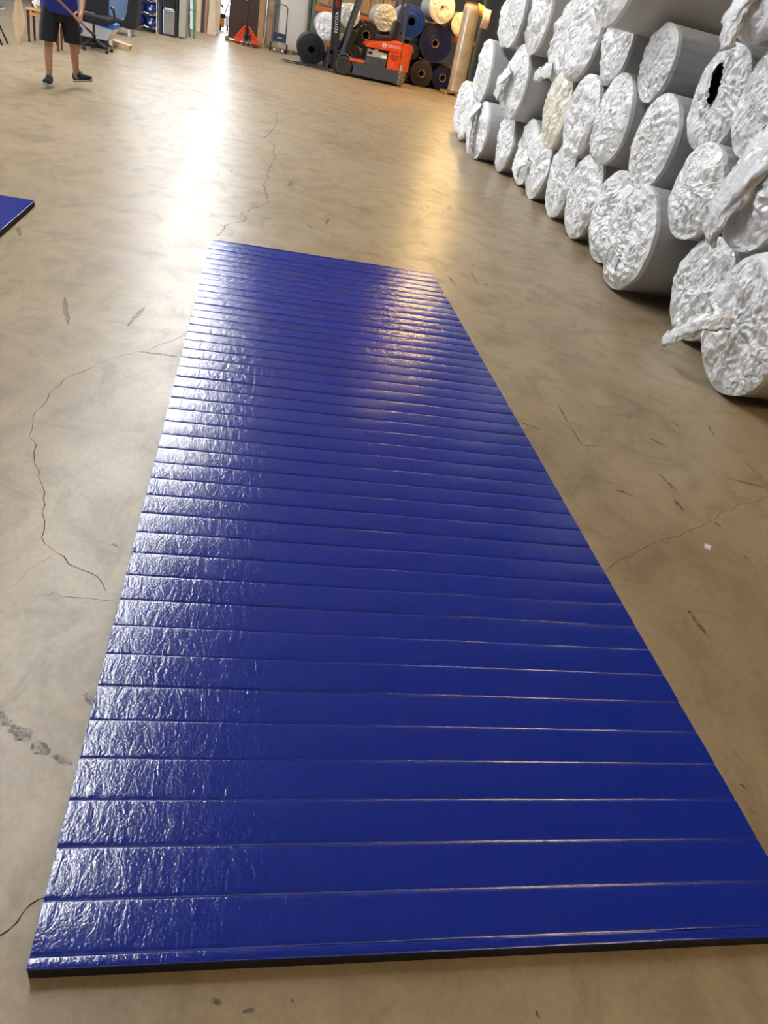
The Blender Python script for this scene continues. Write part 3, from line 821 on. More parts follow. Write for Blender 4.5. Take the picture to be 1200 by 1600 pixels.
    for k in range(7):
        xx = 2.34 + .18*k
        MB().box(xx-.015, xx+.015, ya+.06, yb-.06, 2.05, 2.09).build('roof_bar', M_SLATE, t)
    white = mat('white_print', (0.75, 0.78, 0.85), 0.5)
    text_part('TOYOTA', .085, hood, white, (3.24, ya-.001, .87), (1, 0, 0.03), (-0.03, 0, 1))
    em = MB()
    for rx, rz in ((.062, .042), (.026, .04)):
        em.tube([(2.98+rx*math.cos(2*PI*k/20), ya-.002, .865+rz*math.sin(2*PI*k/20)) for k in range(21)], .005, 5, caps=False)
    em.tube([(2.98+.045*math.cos(2*PI*k/20), ya-.002, .885+.016*math.sin(2*PI*k/20)) for k in range(21)], .005, 5, caps=False)
    em.build('emblem', white, hood)
    rail = [o for o in t.children if o.name.startswith('mast_rail')][0]
    text_part('TOYOTA', .115, rail, white, (1.685, 22.656, 1.12), (-.077, 0, 1), (-1, 0, -.077))
    em2 = MB()
    for rx, rz in ((.05, .07), (.045, .028)):
        em2.tube([(1.648+rx*math.cos(2*PI*k/20), 22.656, 1.52+rz*math.sin(2*PI*k/20)) for k in range(21)], .007, 5, caps=False)
    em2.build('emblem', mat('red_print', (0.45, 0.03, 0.02), 0.5), rail)
forklift()

# ------------------------------------------------------------------ dark and coloured mat rolls
def mat_roll(x, yf, z, R, core, L, M, label, group, wraps=None, core_col=None, cat='roll'):
    t = thing('mat_roll', (x, yf + L/2, z - R), label, cat, group)
    n = wraps or max(5, int((R-core)/.035))
    prof = [(R, L), (R, .012)]
    for k in range(n):
        ra = R - (R-core)*k/n; rb = R - (R-core)*(k+1)/n
        dep = .012*math.sin(k*1.7)
        prof += [(ra-.002, dep), (ra-(ra-rb)*.78, dep-.003), (ra-(ra-rb)*.86, dep+.02), (rb+.001, dep+.02)]
    prof += [(core, 0.02), (core, L)]
    MB().ring(prof, (x, yf, z), 'y', 48).build('body', M, t, smooth=True)
    MB().ring([(core*.995, -.012), (core*.995, L*.98), (core*.86, L*.98), (core*.86, -.012)], (x, yf, z), 'y', 28).build('core_tube', core_col or M_CARD, t, smooth=True)
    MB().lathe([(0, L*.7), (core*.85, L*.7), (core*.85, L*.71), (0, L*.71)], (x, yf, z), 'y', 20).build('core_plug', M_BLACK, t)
    return t
M_NAVY = mat('navy_vinyl', (0.008, 0.012, 0.065), 0.38)
M_RBLUE = mat('royal_blue_vinyl', (0.008, 0.045, 0.26), 0.35)
M_KVINYL = mat('black_vinyl', (0.012, 0.013, 0.018), 0.38)
M_KBROWN = mat('charcoal_foam_roll', (0.030, 0.022, 0.015), 0.6)
G2 = 'mat rolls stacked behind the forklift'
mat_roll(1.17, 23.75, .375, .373, .105, 1.5, M_KVINYL, 'black vinyl mat roll on the floor behind the forks, tightly wound with a dark core', G2, 8, M_KVINYL)
mat_roll(1.72, 23.80, .176, .174, .05, 1.5, M_RBLUE, 'small blue mat roll on the floor half hidden by the forklift carriage', G2, 4)
mat_roll(2.26, 24.30, .36, .358, .11, 1.5, M_KBROWN, 'black mat roll on the floor hidden behind the forklift front wheel', G2, 7)
mat_roll(3.06, 24.35, .36, .358, .10, 1.5, M_KVINYL, 'black mat roll on the floor hidden behind the forklift battery', G2)
mat_roll(3.76, 24.40, .33, .328, .10, 1.5, M_KVINYL, 'black mat roll on the floor hidden behind the forklift counterweight', G2)
mat_roll(3.36, 24.45, .905, .258, .08, 1.5, M_KVINYL, 'black mat roll wedged behind the forklift seat', G2)
mat_roll(2.66, 24.30, .96, .34, .11, 1.5, M_KBROWN, 'black mat roll with open core seen through the forklift cab', G2, 7)
mat_roll(4.42, 24.35, .33, .328, .095, 1.5, M_KBROWN, 'brownish black mat roll on the floor beside the forklift rear', G2, 8)
mat_roll(5.10, 24.55, .323, .32, .10, 1.5, M_NAVY, 'dark navy mat roll on the floor half hidden by the shrink-wrapped column', G2)
mat_roll(4.02, 24.40, .82, .218, .07, 1.5, M_KVINYL, 'small black mat roll wedged above the floor rolls behind the counterweight', G2)
mat_roll(4.66, 24.40, 1.125, .465, .10, 1.5, M_NAVY, 'large navy mat roll with tan core ring in the middle of the pile', G2, 11)
rb = mat_roll(3.86, 24.30, 1.51, .38, .115, 1.5, M_RBLUE, 'royal blue mat roll with a wide black core behind the forklift guard pillar', G2, 9, M_BLACK)
MB().ring([(.383, .55), (.383, .80), (.379, .80), (.379, .55)], (3.86, 24.30, 1.51), 'y', 40).build('wrap_band', M_FILM, rb, smooth=True)
MB().ring([(.383, .85), (.383, 1.45), (.379, 1.45), (.379, .85)], (3.86, 24.30, 1.51), 'y', 40).build('wrap_band', M_FILMB, rb, smooth=True)
GW = 'light wrapped rolls behind the forklift'
wrapped_roll(1.54, 23.72, .985, .335, 1.4, 501, PI/2, 'bright white wrapped roll lying on the black roll behind the forks', GW, 1.2)
wrapped_roll(2.10, 24.00, 1.33, .30, 1.4, 502, PI/2, 'white wrapped roll partly hidden behind the forklift mast', GW)
wrapped_roll(3.12, 24.30, 1.46, .335, 1.4, 503, PI/2, 'cream wrapped roll with loose film above the forklift seat', GW, 1.2, M=M_CREAM)
tc_ = wrapped_roll(4.62, 24.20, 1.985, .382, 1.4, 504, PI/2, 'cream wrapped roll with a dark core dot on top of the navy roll', GW, 1.2, M=M_CREAM, amp=0.4)
cd_ = MB().lathe([(0, -.085), (.034, -.085), (.036, .0), (0, .0)], (0, 0, .40), 'x', 16)
link_mesh('core_dot', cd_.v, cd_.f, M_BLACK, tc_)
wrapped_roll(5.34, 24.60, 1.70, .305, 1.4, 505, PI/2, 'small white wrapped roll between the navy roll and the shrink-wrapped column', GW, M=M_CREAM, amp=0.5)

# shrink wrapped column on a small pallet, with papers on top
t = thing('wrapped_column', (5.32, 23.55, 0.10), 'tall clear shrink-wrapped roll standing upright on a pallet beside the white stack', 'roll')
prof = [(.20, .0), (.235, .02), (.225, .3), (.23, .8), (.222, 1.4), (.23, 1.9), (.228, 2.05), (.20, 2.10), (.10, 2.08), (.10, 1.9), (0, 1.9)]
MB().lathe(prof, (5.32, 23.55, .10), 'z', 40).build('film_wrap', mat('golden_stretch_film', (0.52, 0.41, 0.28), 0.14, coat=1.0, var=0.3, vscale=3.0, bump=0.2, bscale=10), t, smooth=True)
MB().ring([(.13, 2.06), (.20, 2.115), (.22, 2.13), (.16, 2.10)], (5.32, 23.55, .10), 'z', 30).build('film_collar', M_YELLOW, t, smooth=True)
def pallet(x0, x1, y0, y1, label, z0=0.0):
    t = thing('wooden_pallet', ((x0+x1)/2, (y0+y1)/2, z0), label, 'pallet')
    for k in range(3):
        xx = x0 + (x1-x0)*(k/2); xx = min(max(xx, x0+.04), x1-.04)
        MB().box(xx-.04, xx+.04, y0, y1, z0+.018, z0+.078).build('stringer', M_WOOD, t)
    for k in range(5):
        yy = y0 + .05 + (y1-y0-.1)*k/4
        MB().box(x0, x1, yy-.045, yy+.045, z0+.079, z0+.098).build('deck_board', M_WOOD, t)
        if k % 2 == 0:
            MB().box(x0, x1, yy-.045, yy+.045, z0, z0+.017).build('bottom_board', M_WOOD, t)
    return t
pallet(4.96, 5.70, 23.22, 23.95, 'small dark wooden pallet under the upright shrink-wrapped roll')
t = thing('paper_bundle', (5.62, 23.3, 2.2), 'orange film and pale printed sheet draped over the upright shrink-wrapped roll', 'packaging')
def sheet(name, M, pts_l, pts_r, parent, th=.004):
    V = []; n = len(pts_l)
    for a, b in zip(pts_l, pts_r):
        for k in range(7):
            p = Vector(a).lerp(Vector(b), k/6); p.y += .012*math.sin(k*1.7+len(V)*.3)
            V.append(p)
    F = []
    for i in range(n-1):
        for k in range(6):
            F.append((i*7+k, i*7+k+1, i*7+8+k, i*7+7+k))
    o = MB().add(V, F).build(name, M, parent, smooth=True)
    md = o.modifiers.new('solid', 'SOLIDIFY'); md.thickness = th
    return o
sheet('orange_film', mat('orange_film', (0.85, 0.42, 0.08), 0.3), [(5.40, 23.32, 2.24), (5.44, 23.26, 2.10), (5.47, 23.25, 1.98)], [(5.62, 23.40, 2.20), (5.66, 23.30, 2.05), (5.62, 23.28, 1.95)], t)
sheet('printed_sheet', mat('pale_pink_paper', (0.75, 0.55, 0.46), 0.5, var=0.2, vscale=30), [(5.56, 23.28, 2.16), (5.58, 23.22, 1.9), (5.54, 23.22, 1.72)], [(5.80, 23.34, 2.15), (5.80, 23.26, 1.9), (5.76, 23.26, 1.70)], t)

# ------------------------------------------------------------------ pallet rack with cartons behind the rolls
t = thing('pallet_rack', (3.2, 27.0, 0), 'orange beam pallet rack behind the mat rolls', 'rack')
for xx in (1.25, 3.8, 6.4):
    for yy in (26.75, 27.7):
        MB().box(xx-.045, xx+.045, yy-.04, yy+.04, 0, 3.6).build('upright', mat('rack_green_grey', (0.10, 0.13, 0.14), 0.5), t)
    for k in range(4):
        MB().bar((xx, 26.78, .3+.8*k), (xx, 27.68, .9+.8*k), .03, .03).build('brace', MATS['rack_green_grey'], t)
for zz in (1.31, 2.7):
    for xa, xb in ((1.3, 3.75), (3.85, 6.35)):
        for yy in (26.72, 27.68):
            MB().box(xa, xb, yy-.03, yy+.03, zz-.06, zz+.06).build('beam', M_BEAM, t, bevel=0.006)
def carton(x0, x1, y0, y1, z0, z1, label, M=None, group=None):
    t = thing('carton', ((x0+x1)/2, (y0+y1)/2, z0), label, 'box', group)
    MB().box(x0, x1, y0, y1, z0, z1).build('body', M or M_CARD, t, bevel=0.006)
    MB().box(x0-.002, x1+.002, (y0+y1)/2-.03, (y0+y1)/2+.03, z1-.001, z1+.001).build('tape', M_TAN, t)
    MB().box((x0+x1)/2-.03, (x0+x1)/2+.03, y0-.0015, y0+.001, z1-.10, z1).build('tape', M_TAN, t)
    return t
for i, xa in enumerate((1.31, 2.54, 3.90, 5.14)):
    pallet(xa, xa+1.15, 26.75, 27.65, 'wooden pallet on the rack beam carrying brown cartons', 1.371)['group'] = 'pallets on the rack'
    for k in range(3):
        carton(xa+.02+.38*k, xa+.38+.38*k, 26.80, 27.4, 1.47, 1.47+.45, 'brown cardboard carton on a pallet on the rack shelf', None, 'cartons on the rack shelf')
for i, xa in enumerate((1.35, 1.95, 2.55, 3.15, 4.0, 4.7, 5.5)):
    carton(xa, xa+.55, 26.9, 27.5, 0.001, .62+.2*(i % 3), 'brown cardboard carton on the floor under the rack', None, 'cartons under the rack')

# ------------------------------------------------------------------ hand truck
t = thing('hand_truck', (.33, 26.5, 0), 'slate blue folding platform truck with hoop handle by the wrapped pallet', 'hand truck')
hoop = [(.13, 26.42, .22), (.15, 26.40, .9), (.155, 26.40, 1.13), (.19, 26.40, 1.19), (.26, 26.40, 1.215), (.40, 26.40, 1.215), (.46, 26.40, 1.19), (.49, 26.40, 1.13), (.49, 26.40, .9), (.51, 26.42, .22)]
MB().tube(hoop, .016, 10).build('handle', mat('slate_tube', (0.05, 0.065, 0.10), 0.4), t, smooth=True)
pn = MB().box(.14, .50, 26.385, 26.405, .27, .50).build('toe_panel', mat('slate_blue_panel', (0.02, 0.035, 0.085), 0.4), t, bevel=0.004)
MB().box(.26, .40, 26.381, 26.384, .36, .40).build('panel_print', M_GREYP, pn)
MB().box(.12, .52, 26.20, 26.60, .12, .15).build('platform', M_WOOD, t, bevel=0.006)
for xx in (.075, .565):
    wv = MB().lathe([(.03, -.025), (.11, -.025), (.12, -.01), (.12, .01), (.11, .025), (.03, .025)], (xx, 26.5, .12), 'x', 24).build('wheel', M_RUBBER, t, smooth=True)
    MB().lathe([(0, -.028), (.05, -.028), (.05, .028), (0, .028)], (xx, 26.5, .12), 'x', 16).build('hub', M_STEEL, wv)
MB().tube([(.07, 26.5, .12), (.57, 26.5, .12)], .012, 8).build('axle', M_STEEL, t)
for xx in (.20, .44):
    wv = MB().lathe([(0, -.02), (.045, -.02), (.05, 0), (.045, .02), (0, .02)], (xx, 26.18, .05), 'x', 16).build('caster', M_CHROME, t, smooth=True)
    MB().box(xx-.03, xx+.03, 26.16, 26.21, .10, .12).box(xx-.03, xx-.024, 26.16, 26.2, .04, .11).box(xx+.024, xx+.03, 26.16, 26.2, .04, .11).build('fork_bracket', M_STEEL, wv)

# shrink wrapped pallet load
def wrapped_load(name, x0, x1, y0, y1, h, label, M, seed):
    t = thing(name, ((x0+x1)/2, (y0+y1)/2, 0), label, 'pallet load')
    rs = np.random.RandomState(seed)
    n = 64; V = []; nz = 24
    for i in range(nz):
        z = .10 + (h-.10)*i/(nz-1); s = 1 - (.04 if i in (0, nz-1) else 0)
        for k in range(n):
            a = 2*PI*k/n; c_, s_ = math.cos(a), math.sin(a)
            px = abs(c_)**.25*math.copysign(1, c_); py = abs(s_)**.25*math.copysign(1, s_)
            jj = 1 + .012*float(tri(np.array(k/n*17+z*1.3))) + .008*math.sin(z*9+k*.5)
            V.append(((x0+x1)/2 + (x1-x0)/2*px*s*jj, (y0+y1)/2 + (y1-y0)/2*py*s*jj, z))
    F = grid_faces(nz, n) + [tuple(range(n)), tuple(range((nz-1)*n, nz*n))]
    MB().add(V, F).build('film_wrap', M, t, smooth=True)
    for k in range(3):
        xx = x0 + .06 + (x1-x0-.12)*k/2
        MB().box(xx-.04, xx+.04, y0+.02, y1-.02, 0, .075).build('pallet_stringer', M_WOOD, t)
    for k in range(4):
        yy = y0+.08+(y1-y0-.16)*k/3
        MB().box(x0+.01, x1-.01, yy-.05, yy+.05, .076, .098).build('deck_board', M_WOOD, t)
    return t
wrapped_load('wrapped_pallet', .27, 1.14, 26.98, 27.9, 2.1, 'tall pallet load wrapped in pale stretch film behind the platform truck', M_CLEAR, 3)
wrapped_load('wrapped_pallet', -.13, .10, 27.35, 28.3, 2.2, 'narrow film wrapped stack of brown cartons beside the dark brown panel', mat('brown_stretch_film', (0.36, 0.25, 0.16), 0.25, coat=0.5, var=0.35, vscale=3.0, bump=0.3, bscale=12), 4)

# dark brown panel on pallet, cardboard, pallet jack
pallet(-1.30, -.14, 26.78, 27.6, 'wooden pallet under the dark brown upright panel')
t = thing('upright_panel', (-.76, 27.25, .10), 'tall dark brown laminate panel standing upright behind the orange pallet jack', 'panel')
MB().box(-1.22, -.36, 27.1, 27.38, .10, 2.1).build('panel_body', M_BROWN, t, bevel=0.008)
MB().box(-.81, -.805, 27.095, 27.101, .12, 2.08).build('seam', M_BLACK, t)
MB().add([(-1.0, 27.096, 1.19), (-.72, 27.096, 1.10), (-.60, 27.096, 1.30), (-.60, 27.096, 1.55), (-1.0, 27.096, 1.5)], [(0, 1, 2, 3, 4)]).build('paper_label', M_WHITE, t)
carton(-.345, -.17, 27.1, 27.5, .10, 1.9, 'tall narrow brown cardboard carton beside the dark brown panel')
t = thing('pallet_jack', (-.62, 26.3, 0), 'orange pallet jack head with steep triangular frame in front of the brown panel', 'pallet jack')
for (a, b) in (((-.98, 26.24, .16), (-.70, 26.24, .50)), ((-.60, 26.24, .50), (-.27, 26.24, .14))):
    MB().bar(a, b, .05, .05, (0, 1, 0)).build('frame_side', M_ORANGE, t, bevel=0.006)
MB().box(-1.0, -.72, 26.20, 26.30, .10, .17).build('frame_base', M_ORANGE, t, bevel=0.006)
MB().box(-.52, -.25, 26.20, 26.30, .10, .17).build('frame_base', M_ORANGE, t, bevel=0.006)
MB().box(-.72, -.52, 26.20, 26.32, .16, .30).build('pump_body', M_BLACK, t, bevel=0.01)
MB().add([(-.92, 26.27, .18), (-.70, 26.27, .46), (-.70, 26.27, .18), (-.92, 26.29, .18), (-.70, 26.29, .46), (-.70, 26.29, .18)], [(0, 1, 2), (5, 4, 3), (0, 3, 4, 1), (1, 4, 5, 2), (2, 5, 3, 0)]).build('gusset', M_ORANGE, t)
MB().add([(-.57, 26.27, .46), (-.32, 26.27, .18), (-.57, 26.27, .18), (-.57, 26.29, .46), (-.32, 26.29, .18), (-.57, 26.29, .18)], [(0, 1, 2), (5, 4, 3), (0, 3, 4, 1), (1, 4, 5, 2), (2, 5, 3, 0)]).build('gusset', M_ORANGE, t)
MB().tube([(-.645, 26.20, .12), (-.645, 26.17, .50)], .032, 12).build('pump_piston', M_BLACK, t)
MB().tube([(-.645, 26.16, .30), (-.645, 26.13, 1.02), (-.645, 26.13, 1.10)], .018, 10).build('tiller', M_BLACK, t)
MB().tube([(-.645, 26.13, 1.08), (-.75, 26.13, 1.14), (-.75, 26.13, 1.24), (-.645, 26.13, 1.28), (-.54, 26.13, 1.24), (-.54, 26.13, 1.14), (-.645, 26.13, 1.08)], .014, 8).build('grip', M_BLACK, t)
for xx in (-.71, -.58):
    MB().lathe([(0, -.025), (.085, -.025), (.09, -.015), (.09, .015), (.085, .025), (0, .025)], (xx, 26.2, .09), 'x', 22).build('wheel', mat('brown_wheel', (0.10, 0.06, 0.05), 0.6), t, smooth=True)
for xx in (-.90, -.38):
    MB().box(xx-.08, xx+.08, 26.30, 26.76, .02, .075).build('fork', M_ORANGE, t, bevel=0.008)

# ------------------------------------------------------------------ boards, ladder, cabinet, bin, bottle rack
t0 = 'pale plywood sheet leaning near the dock door, '
def leaning(x0, x1, yb, M, label, lean=.35, th=.02, h=2.2, curve=0.0, cat='board'):
    t = thing('plywood_sheet', ((x0+x1)/2, yb, 0), label, cat)
    V = []; n = 12
    for i in range(n+1):
        z = h*i/n; y = yb + lean*i/n; dx = curve*math.sin(PI*min(1, i/n*1.4))*-.5
        V += [(x0-dx*.6-(h-z)*0, y, z), (x1-dx*0.2+curve*(1-i/n)**2, y, z), (x1-dx*0.2+curve*(1-i/n)**2, y+th, z), (x0-dx*.6, y+th, z)]
    F = [(3, 2, 1, 0), (4*n, 4*n+1, 4*n+2, 4*n+3)]
    for i in range(n):
        for k in range(4):
            F.append((4*i+k, 4*i+(k+1) % 4, 4*i+4+(k+1) % 4, 4*i+4+k))
    MB().add(V, F).build('sheet', M, t)
leaning(-2.28, -2.14, 28.3, M_PLY, 'narrow pale plywood board leaning beside the green ladder')
leaning(-2.12, -2.03, 28.35, M_BROWN, 'dark brown board leaning between two pale plywood sheets')
leaning(-2.02, -1.96, 28.32, mat('reddish_board', (0.42, 0.22, 0.12), 0.6), 'thin reddish brown board leaning against the curved plywood')
leaning(-1.94, -1.80, 28.25, M_PLY, 'wide pale curved plywood sheet bowing out at its foot', curve=.17)
leaning(-1.74, -1.60, 29.2, M_PLY, 'shorter cream plywood sheet leaning behind the curved one', lean=.2)
leaning(-2.95, -1.62, 29.75, M_TAN, 'broad tan board leaning behind the narrow plywood boards', lean=.25)
t = thing('step_ladder', (-2.1, 25.0, 0), 'green folded step ladder with silver steps leaning by the grey cabinet', 'ladder')
for xa, xb, yy in ((-2.17, -2.30, 24.95), (-2.04, -2.17, 24.85)):
    MB().bar((xa, yy, 0), (xb, yy+.5, 1.9), .055, .07, (0, 1, 0)).build('side_rail', M_GREEN, t)
MB().bar((-2.19, 25.12, 0), (-2.28, 25.55, 1.8), .03, .05, (0, 1, 0)).build('rear_rail', M_GREEN, t)
MB().bar((-2.06, 25.06, 0), (-2.15, 25.5, 1.8), .03, .05, (0, 1, 0)).build('rear_rail', M_GREEN, t)
for k in range(6):
    z = .25+.28*k
    MB().box(-2.17-.068*z, -2.04-.068*z, 24.88+.26*z, 24.98+.26*z, z, z+.03).build('step', M_STEEL, t)
MB().add([(-2.12-.068*z-.02, 24.84+.26*z, z) for z in (.2, .62)] + [(-2.05-.068*z, 24.84+.26*z, z) for z in (.62, .2)] , [(0, 1, 2, 3)]).build('label_plate', M_WHITE, t)
MB().add([(-2.12-.068*z-.02, 24.84+.26*z, z) for z in (.66, .9)] + [(-2.05-.068*z, 24.84+.26*z, z) for z in (.9, .66)] , [(0, 1, 2, 3)]).build('label_plate', M_WHITE, t)
t = thing('metal_cabinet', (-2.22, 23.95, 0), 'narrow grey beige metal cabinet between the ladder and the steel bin', 'cabinet')
MB().box(-2.34, -2.16, 23.65, 24.3, 0.02, 1.9).build('carcass', M_GREYP, t, bevel=0.006)
MB().box(-2.335, -2.165, 23.63, 23.648, 0.05, 1.88).build('door', M_GREYP, t, bevel=0.004)
t = thing('pedal_bin', (-2.56, 23.8, 0), 'rectangular stainless steel pedal bin with black lid', 'bin')
MB().box(-2.74, -2.44, 23.6, 24.0, .03, .58).build('body', M_STEEL, t, bevel=0.02)
MB().box(-2.43, -2.37, 23.62, 23.98, .0, .95).build('side_shell', M_BLACK, t, bevel=0.008)
MB().prism([(-2.75, .60), (-2.435, .60), (-2.45, .95), (-2.74, .95)], 23.6, 24.0).build('lid', M_BLACK, t, bevel=0.02)
MB().box(-2.70, -2.47, 23.585, 23.6, .585, .615).build('lid_trim', M_WHITE, t)
MB().box(-2.63, -2.55, 23.55, 23.62, .0, .025).build('pedal', M_BLACK, t)
t = thing('dark_cabinet', (-2.83, 23.9, 0), 'tall dark blue cabinet between the bottle rack and the steel bin', 'cabinet')
MB().box(-2.845, -2.77, 23.65, 24.2, 0, 1.7).build('body', mat('dark_slate_cabinet', (0.03, 0.04, 0.075), 0.35), t, bevel=0.005)
MB().box(-2.865, -2.85, 23.62, 24.2, 0, 1.7).build('edge_strip', M_CHROME, t)
t = thing('bottle_rack', (-3.18, 23.75, 0), 'chrome wire rack holding blue water bottles', 'rack')
for xx in (-3.48, -2.885):
    for yy in (23.52, 24.0):
        MB().tube([(xx, yy, 0), (xx, yy, 1.15)], .012, 8).build('post', M_CHROME, t)
for zz in (.12, .42, .72, 1.02):
    for yy in (23.52, 24.0):
        MB().tube([(-3.48, yy, zz), (-3.42, yy, zz-.03), (-3.30, yy, zz-.05), (-3.22, yy, zz-.01), (-3.18, yy, zz+.01), (-3.13, yy, zz-.01), (-3.03, yy, zz-.05), (-2.94, yy, zz-.03), (-2.885, yy, zz)], .008, 6).build('cradle_wire', M_CHROME, t)
        MB().tube([(-3.48, yy, zz), (-2.885, yy, zz)], .006, 6).build('shelf_wire', M_CHROME, t)
    for xx in (-3.34, -3.26, -3.09, -3.01):
        MB().tube([(xx, 23.52, zz-.05), (xx, 24.0, zz-.05)], .005, 6).build('shelf_wire', M_CHROME, t)
M_BOTTLE = mat('blue_bottle', (0.004, 0.014, 0.16), 0.12, spec=0.8, coat=0.5)
for zz in (.12, .42, .72):
    for xx in (-3.325, -3.035):
        b = thing('water_bottle', (xx, 23.75, zz-.045), 'large blue water bottle lying cap forward in the chrome wire rack', 'bottle', 'water bottles in the wire rack')
        c_ = (xx, 23.48, zz+.098)
        pr = [(r_*1.13 if r_ > .08 else r_, h_) for r_, h_ in [(0.0, .46), (.10, .46), (.122, .44), (.124, .34), (.118, .33), (.124, .32), (.124, .22), (.118, .21), (.124, .20), (.122, .10), (.10, .05), (.055, .012), (.03, -.01), (.03, -.05), (0, -.05)]]
        MB().lathe(pr, c_, 'y', 28).build('body', M_BOTTLE, b, smooth=True)
        MB().lathe([(0, -.075), (.030, -.075), (.036, -.07), (.036, -.03), (0, -.03)], c_, 'y', 18).build('cap', M_CAP, b, smooth=True)

t = thing('storage_cabinet', (-3.0, 24.65, 0), 'wide dark navy storage cabinet behind the bottle rack', 'cabinet')
MB().box(-3.60, -2.45, 24.4, 24.9, .04, 1.6).build('carcass', MATS['dark_slate_cabinet'], t, bevel=0.005)
MB().box(-3.59, -3.03, 24.38, 24.399, .06, 1.58).build('door', MATS['dark_slate_cabinet'], t, bevel=0.003)
MB().box(-3.02, -2.46, 24.38, 24.399, .06, 1.58).build('door', MATS['dark_slate_cabinet'], t, bevel=0.003)
MB().box(-3.58, -2.47, 24.45, 24.85, 0, .039).build('plinth', M_BLACK, t)
# yellow floor machine near the dock door
t = thing('floor_scrubber', (-1.65, 32.2, 0), 'yellow and black floor cleaning machine by the bright dock door', 'machine')
MB().box(-1.82, -1.60, 31.9, 32.7, .10, .38).build('body', M_YELLOW, t, bevel=0.03)
MB().box(-1.84, -1.56, 31.95, 32.7, .38, .52).build('tank', M_BLACK, t, bevel=0.03)
MB().box(-1.56, -1.44, 31.95, 32.3, .16, .48).build('side_tank', M_WHITE, t, bevel=0.02)
MB().tube([(-1.86, 31.9, .12), (-1.87, 31.85, .45), (-1.83, 31.85, .72), (-1.75, 31.9, .80), (-1.66, 32.0, .70)], .03, 10).build('hose', M_RUBBER, t, smooth=True)
for xx in (-1.72, -1.48):
    MB().lathe([(0, -.03), (.09, -.03), (.10, 0), (.09, .03), (0, .03)], (xx, 31.95, .10), 'x', 18).build('wheel', M_RUBBER, t, smooth=True)
MB().tube([(-1.60, 32.0, .5), (-1.45, 31.95, .95), (-1.60, 31.95, 1.0), (-1.8, 31.95, .98)], .02, 8).build('handle', M_BLACK, t)

# ------------------------------------------------------------------ seating and clutter at the left
t = thing('office_chair', (-3.03, 16.0, 0), 'black swivel office chair with star base and casters', 'chair')
MB().tube([(-3.03, 16.0, .10), (-3.03, 16.0, .24)], .035, 14).tube([(-3.03, 16.0, .24), (-3.03, 16.0, .44)], .02, 12).build('gas_column', M_BLACK, t)
for k in range(5):
    a = math.radians(-38 + 72*k)
    ex, ey = -3.03 + .32*math.cos(a), 16.0 + .32*math.sin(a)
    leg = MB().loft([[(-3.03+.03*math.cos(a)+s*.03*math.sin(a), 16.0+.03*math.sin(a)-s*.03*math.cos(a), z) for s, z in ((-1, .13), (1, .13), (1, .19), (-1, .19))],
                     [(ex+s*.018*math.sin(a), ey-s*.018*math.cos(a), z) for s, z in ((-1, .085), (1, .085), (1, .115), (-1, .115))]]).build('base_arm', M_BLACK, t, bevel=0.004)
    MB().lathe([(0, -.028), (.028, -.028), (.032, -.012), (.032, .012), (.028, .028), (0, .028)], (ex, ey, .033), 'y', 14).tube([(ex, ey, .05), (ex, ey, .09)], .008, 6).build('caster', M_RUBBER, leg, smooth=True)
MB().prism([(-3.36, .43), (-2.74, .42), (-2.72, .50), (-2.76, .54), (-3.32, .55), (-3.38, .50)], 15.75, 16.25).build('seat', M_CLOTHK, t, bevel=0.03)
bk = [(-3.28+.0*k, 16.22+.05*math.sin(k*.5), .55+.11*k) for k in range(6)]
MB().loft([[(-3.30+.02*k*(k > 4), 16.20+.04*k*.5, .56+.10*k), (-2.80-.02*k*(k > 4), 16.20+.04*k*.5, .56+.10*k), (-2.82, 16.28+.04*k*.5, .56+.10*k), (-3.28, 16.28+.04*k*.5, .56+.10*k)] for k in range(7)]).build('backrest', M_CLOTHK, t, bevel=0.02)
for xx, x2 in ((-3.40, -3.38), (-2.70, -2.72)):
    MB().tube([(xx, 16.1, .47), (xx, 16.12, .60), (xx, 16.05, .70), (xx, 15.85, .70)], .022, 8).build('armrest', M_BLACK, t, smooth=True)
t = thing('storage_tray', (-3.05, 16.75, 0), 'low white storage box with bright blue rim behind the office chair base', 'box')
MB().prism([(-3.50, .15), (-2.90, .15), (-2.78, .34), (-3.50, .40)], 16.5, 17.1).build('body', M_WHITE, t, bevel=0.008)
MB().prism([(-3.50, .402), (-2.79, .345), (-2.76, .42), (-3.50, .48)], 16.49, 17.11).build('rim', M_BLUEP, t, bevel=0.006)
MB().box(-3.45, -2.95, 16.6, 17.0, 0, .149).build('base', M_BLACK, t)
MB().lathe([(0, 0), (.06, 0), (.06, .004), (0, .004)], (-3.38, 16.494, .24), 'y', 20).build('print_dot', M_RBLUE, t)
pl = MB().prism([(-2.92, .0), (-2.62, .0), (-2.60, .09), (-2.92, .13)], 17.2, 17.5).build('wood_block', M_TAN, bevel=0.006)
tag(pl, 'pale wooden block on the floor beside the blue rimmed storage box', 'block')
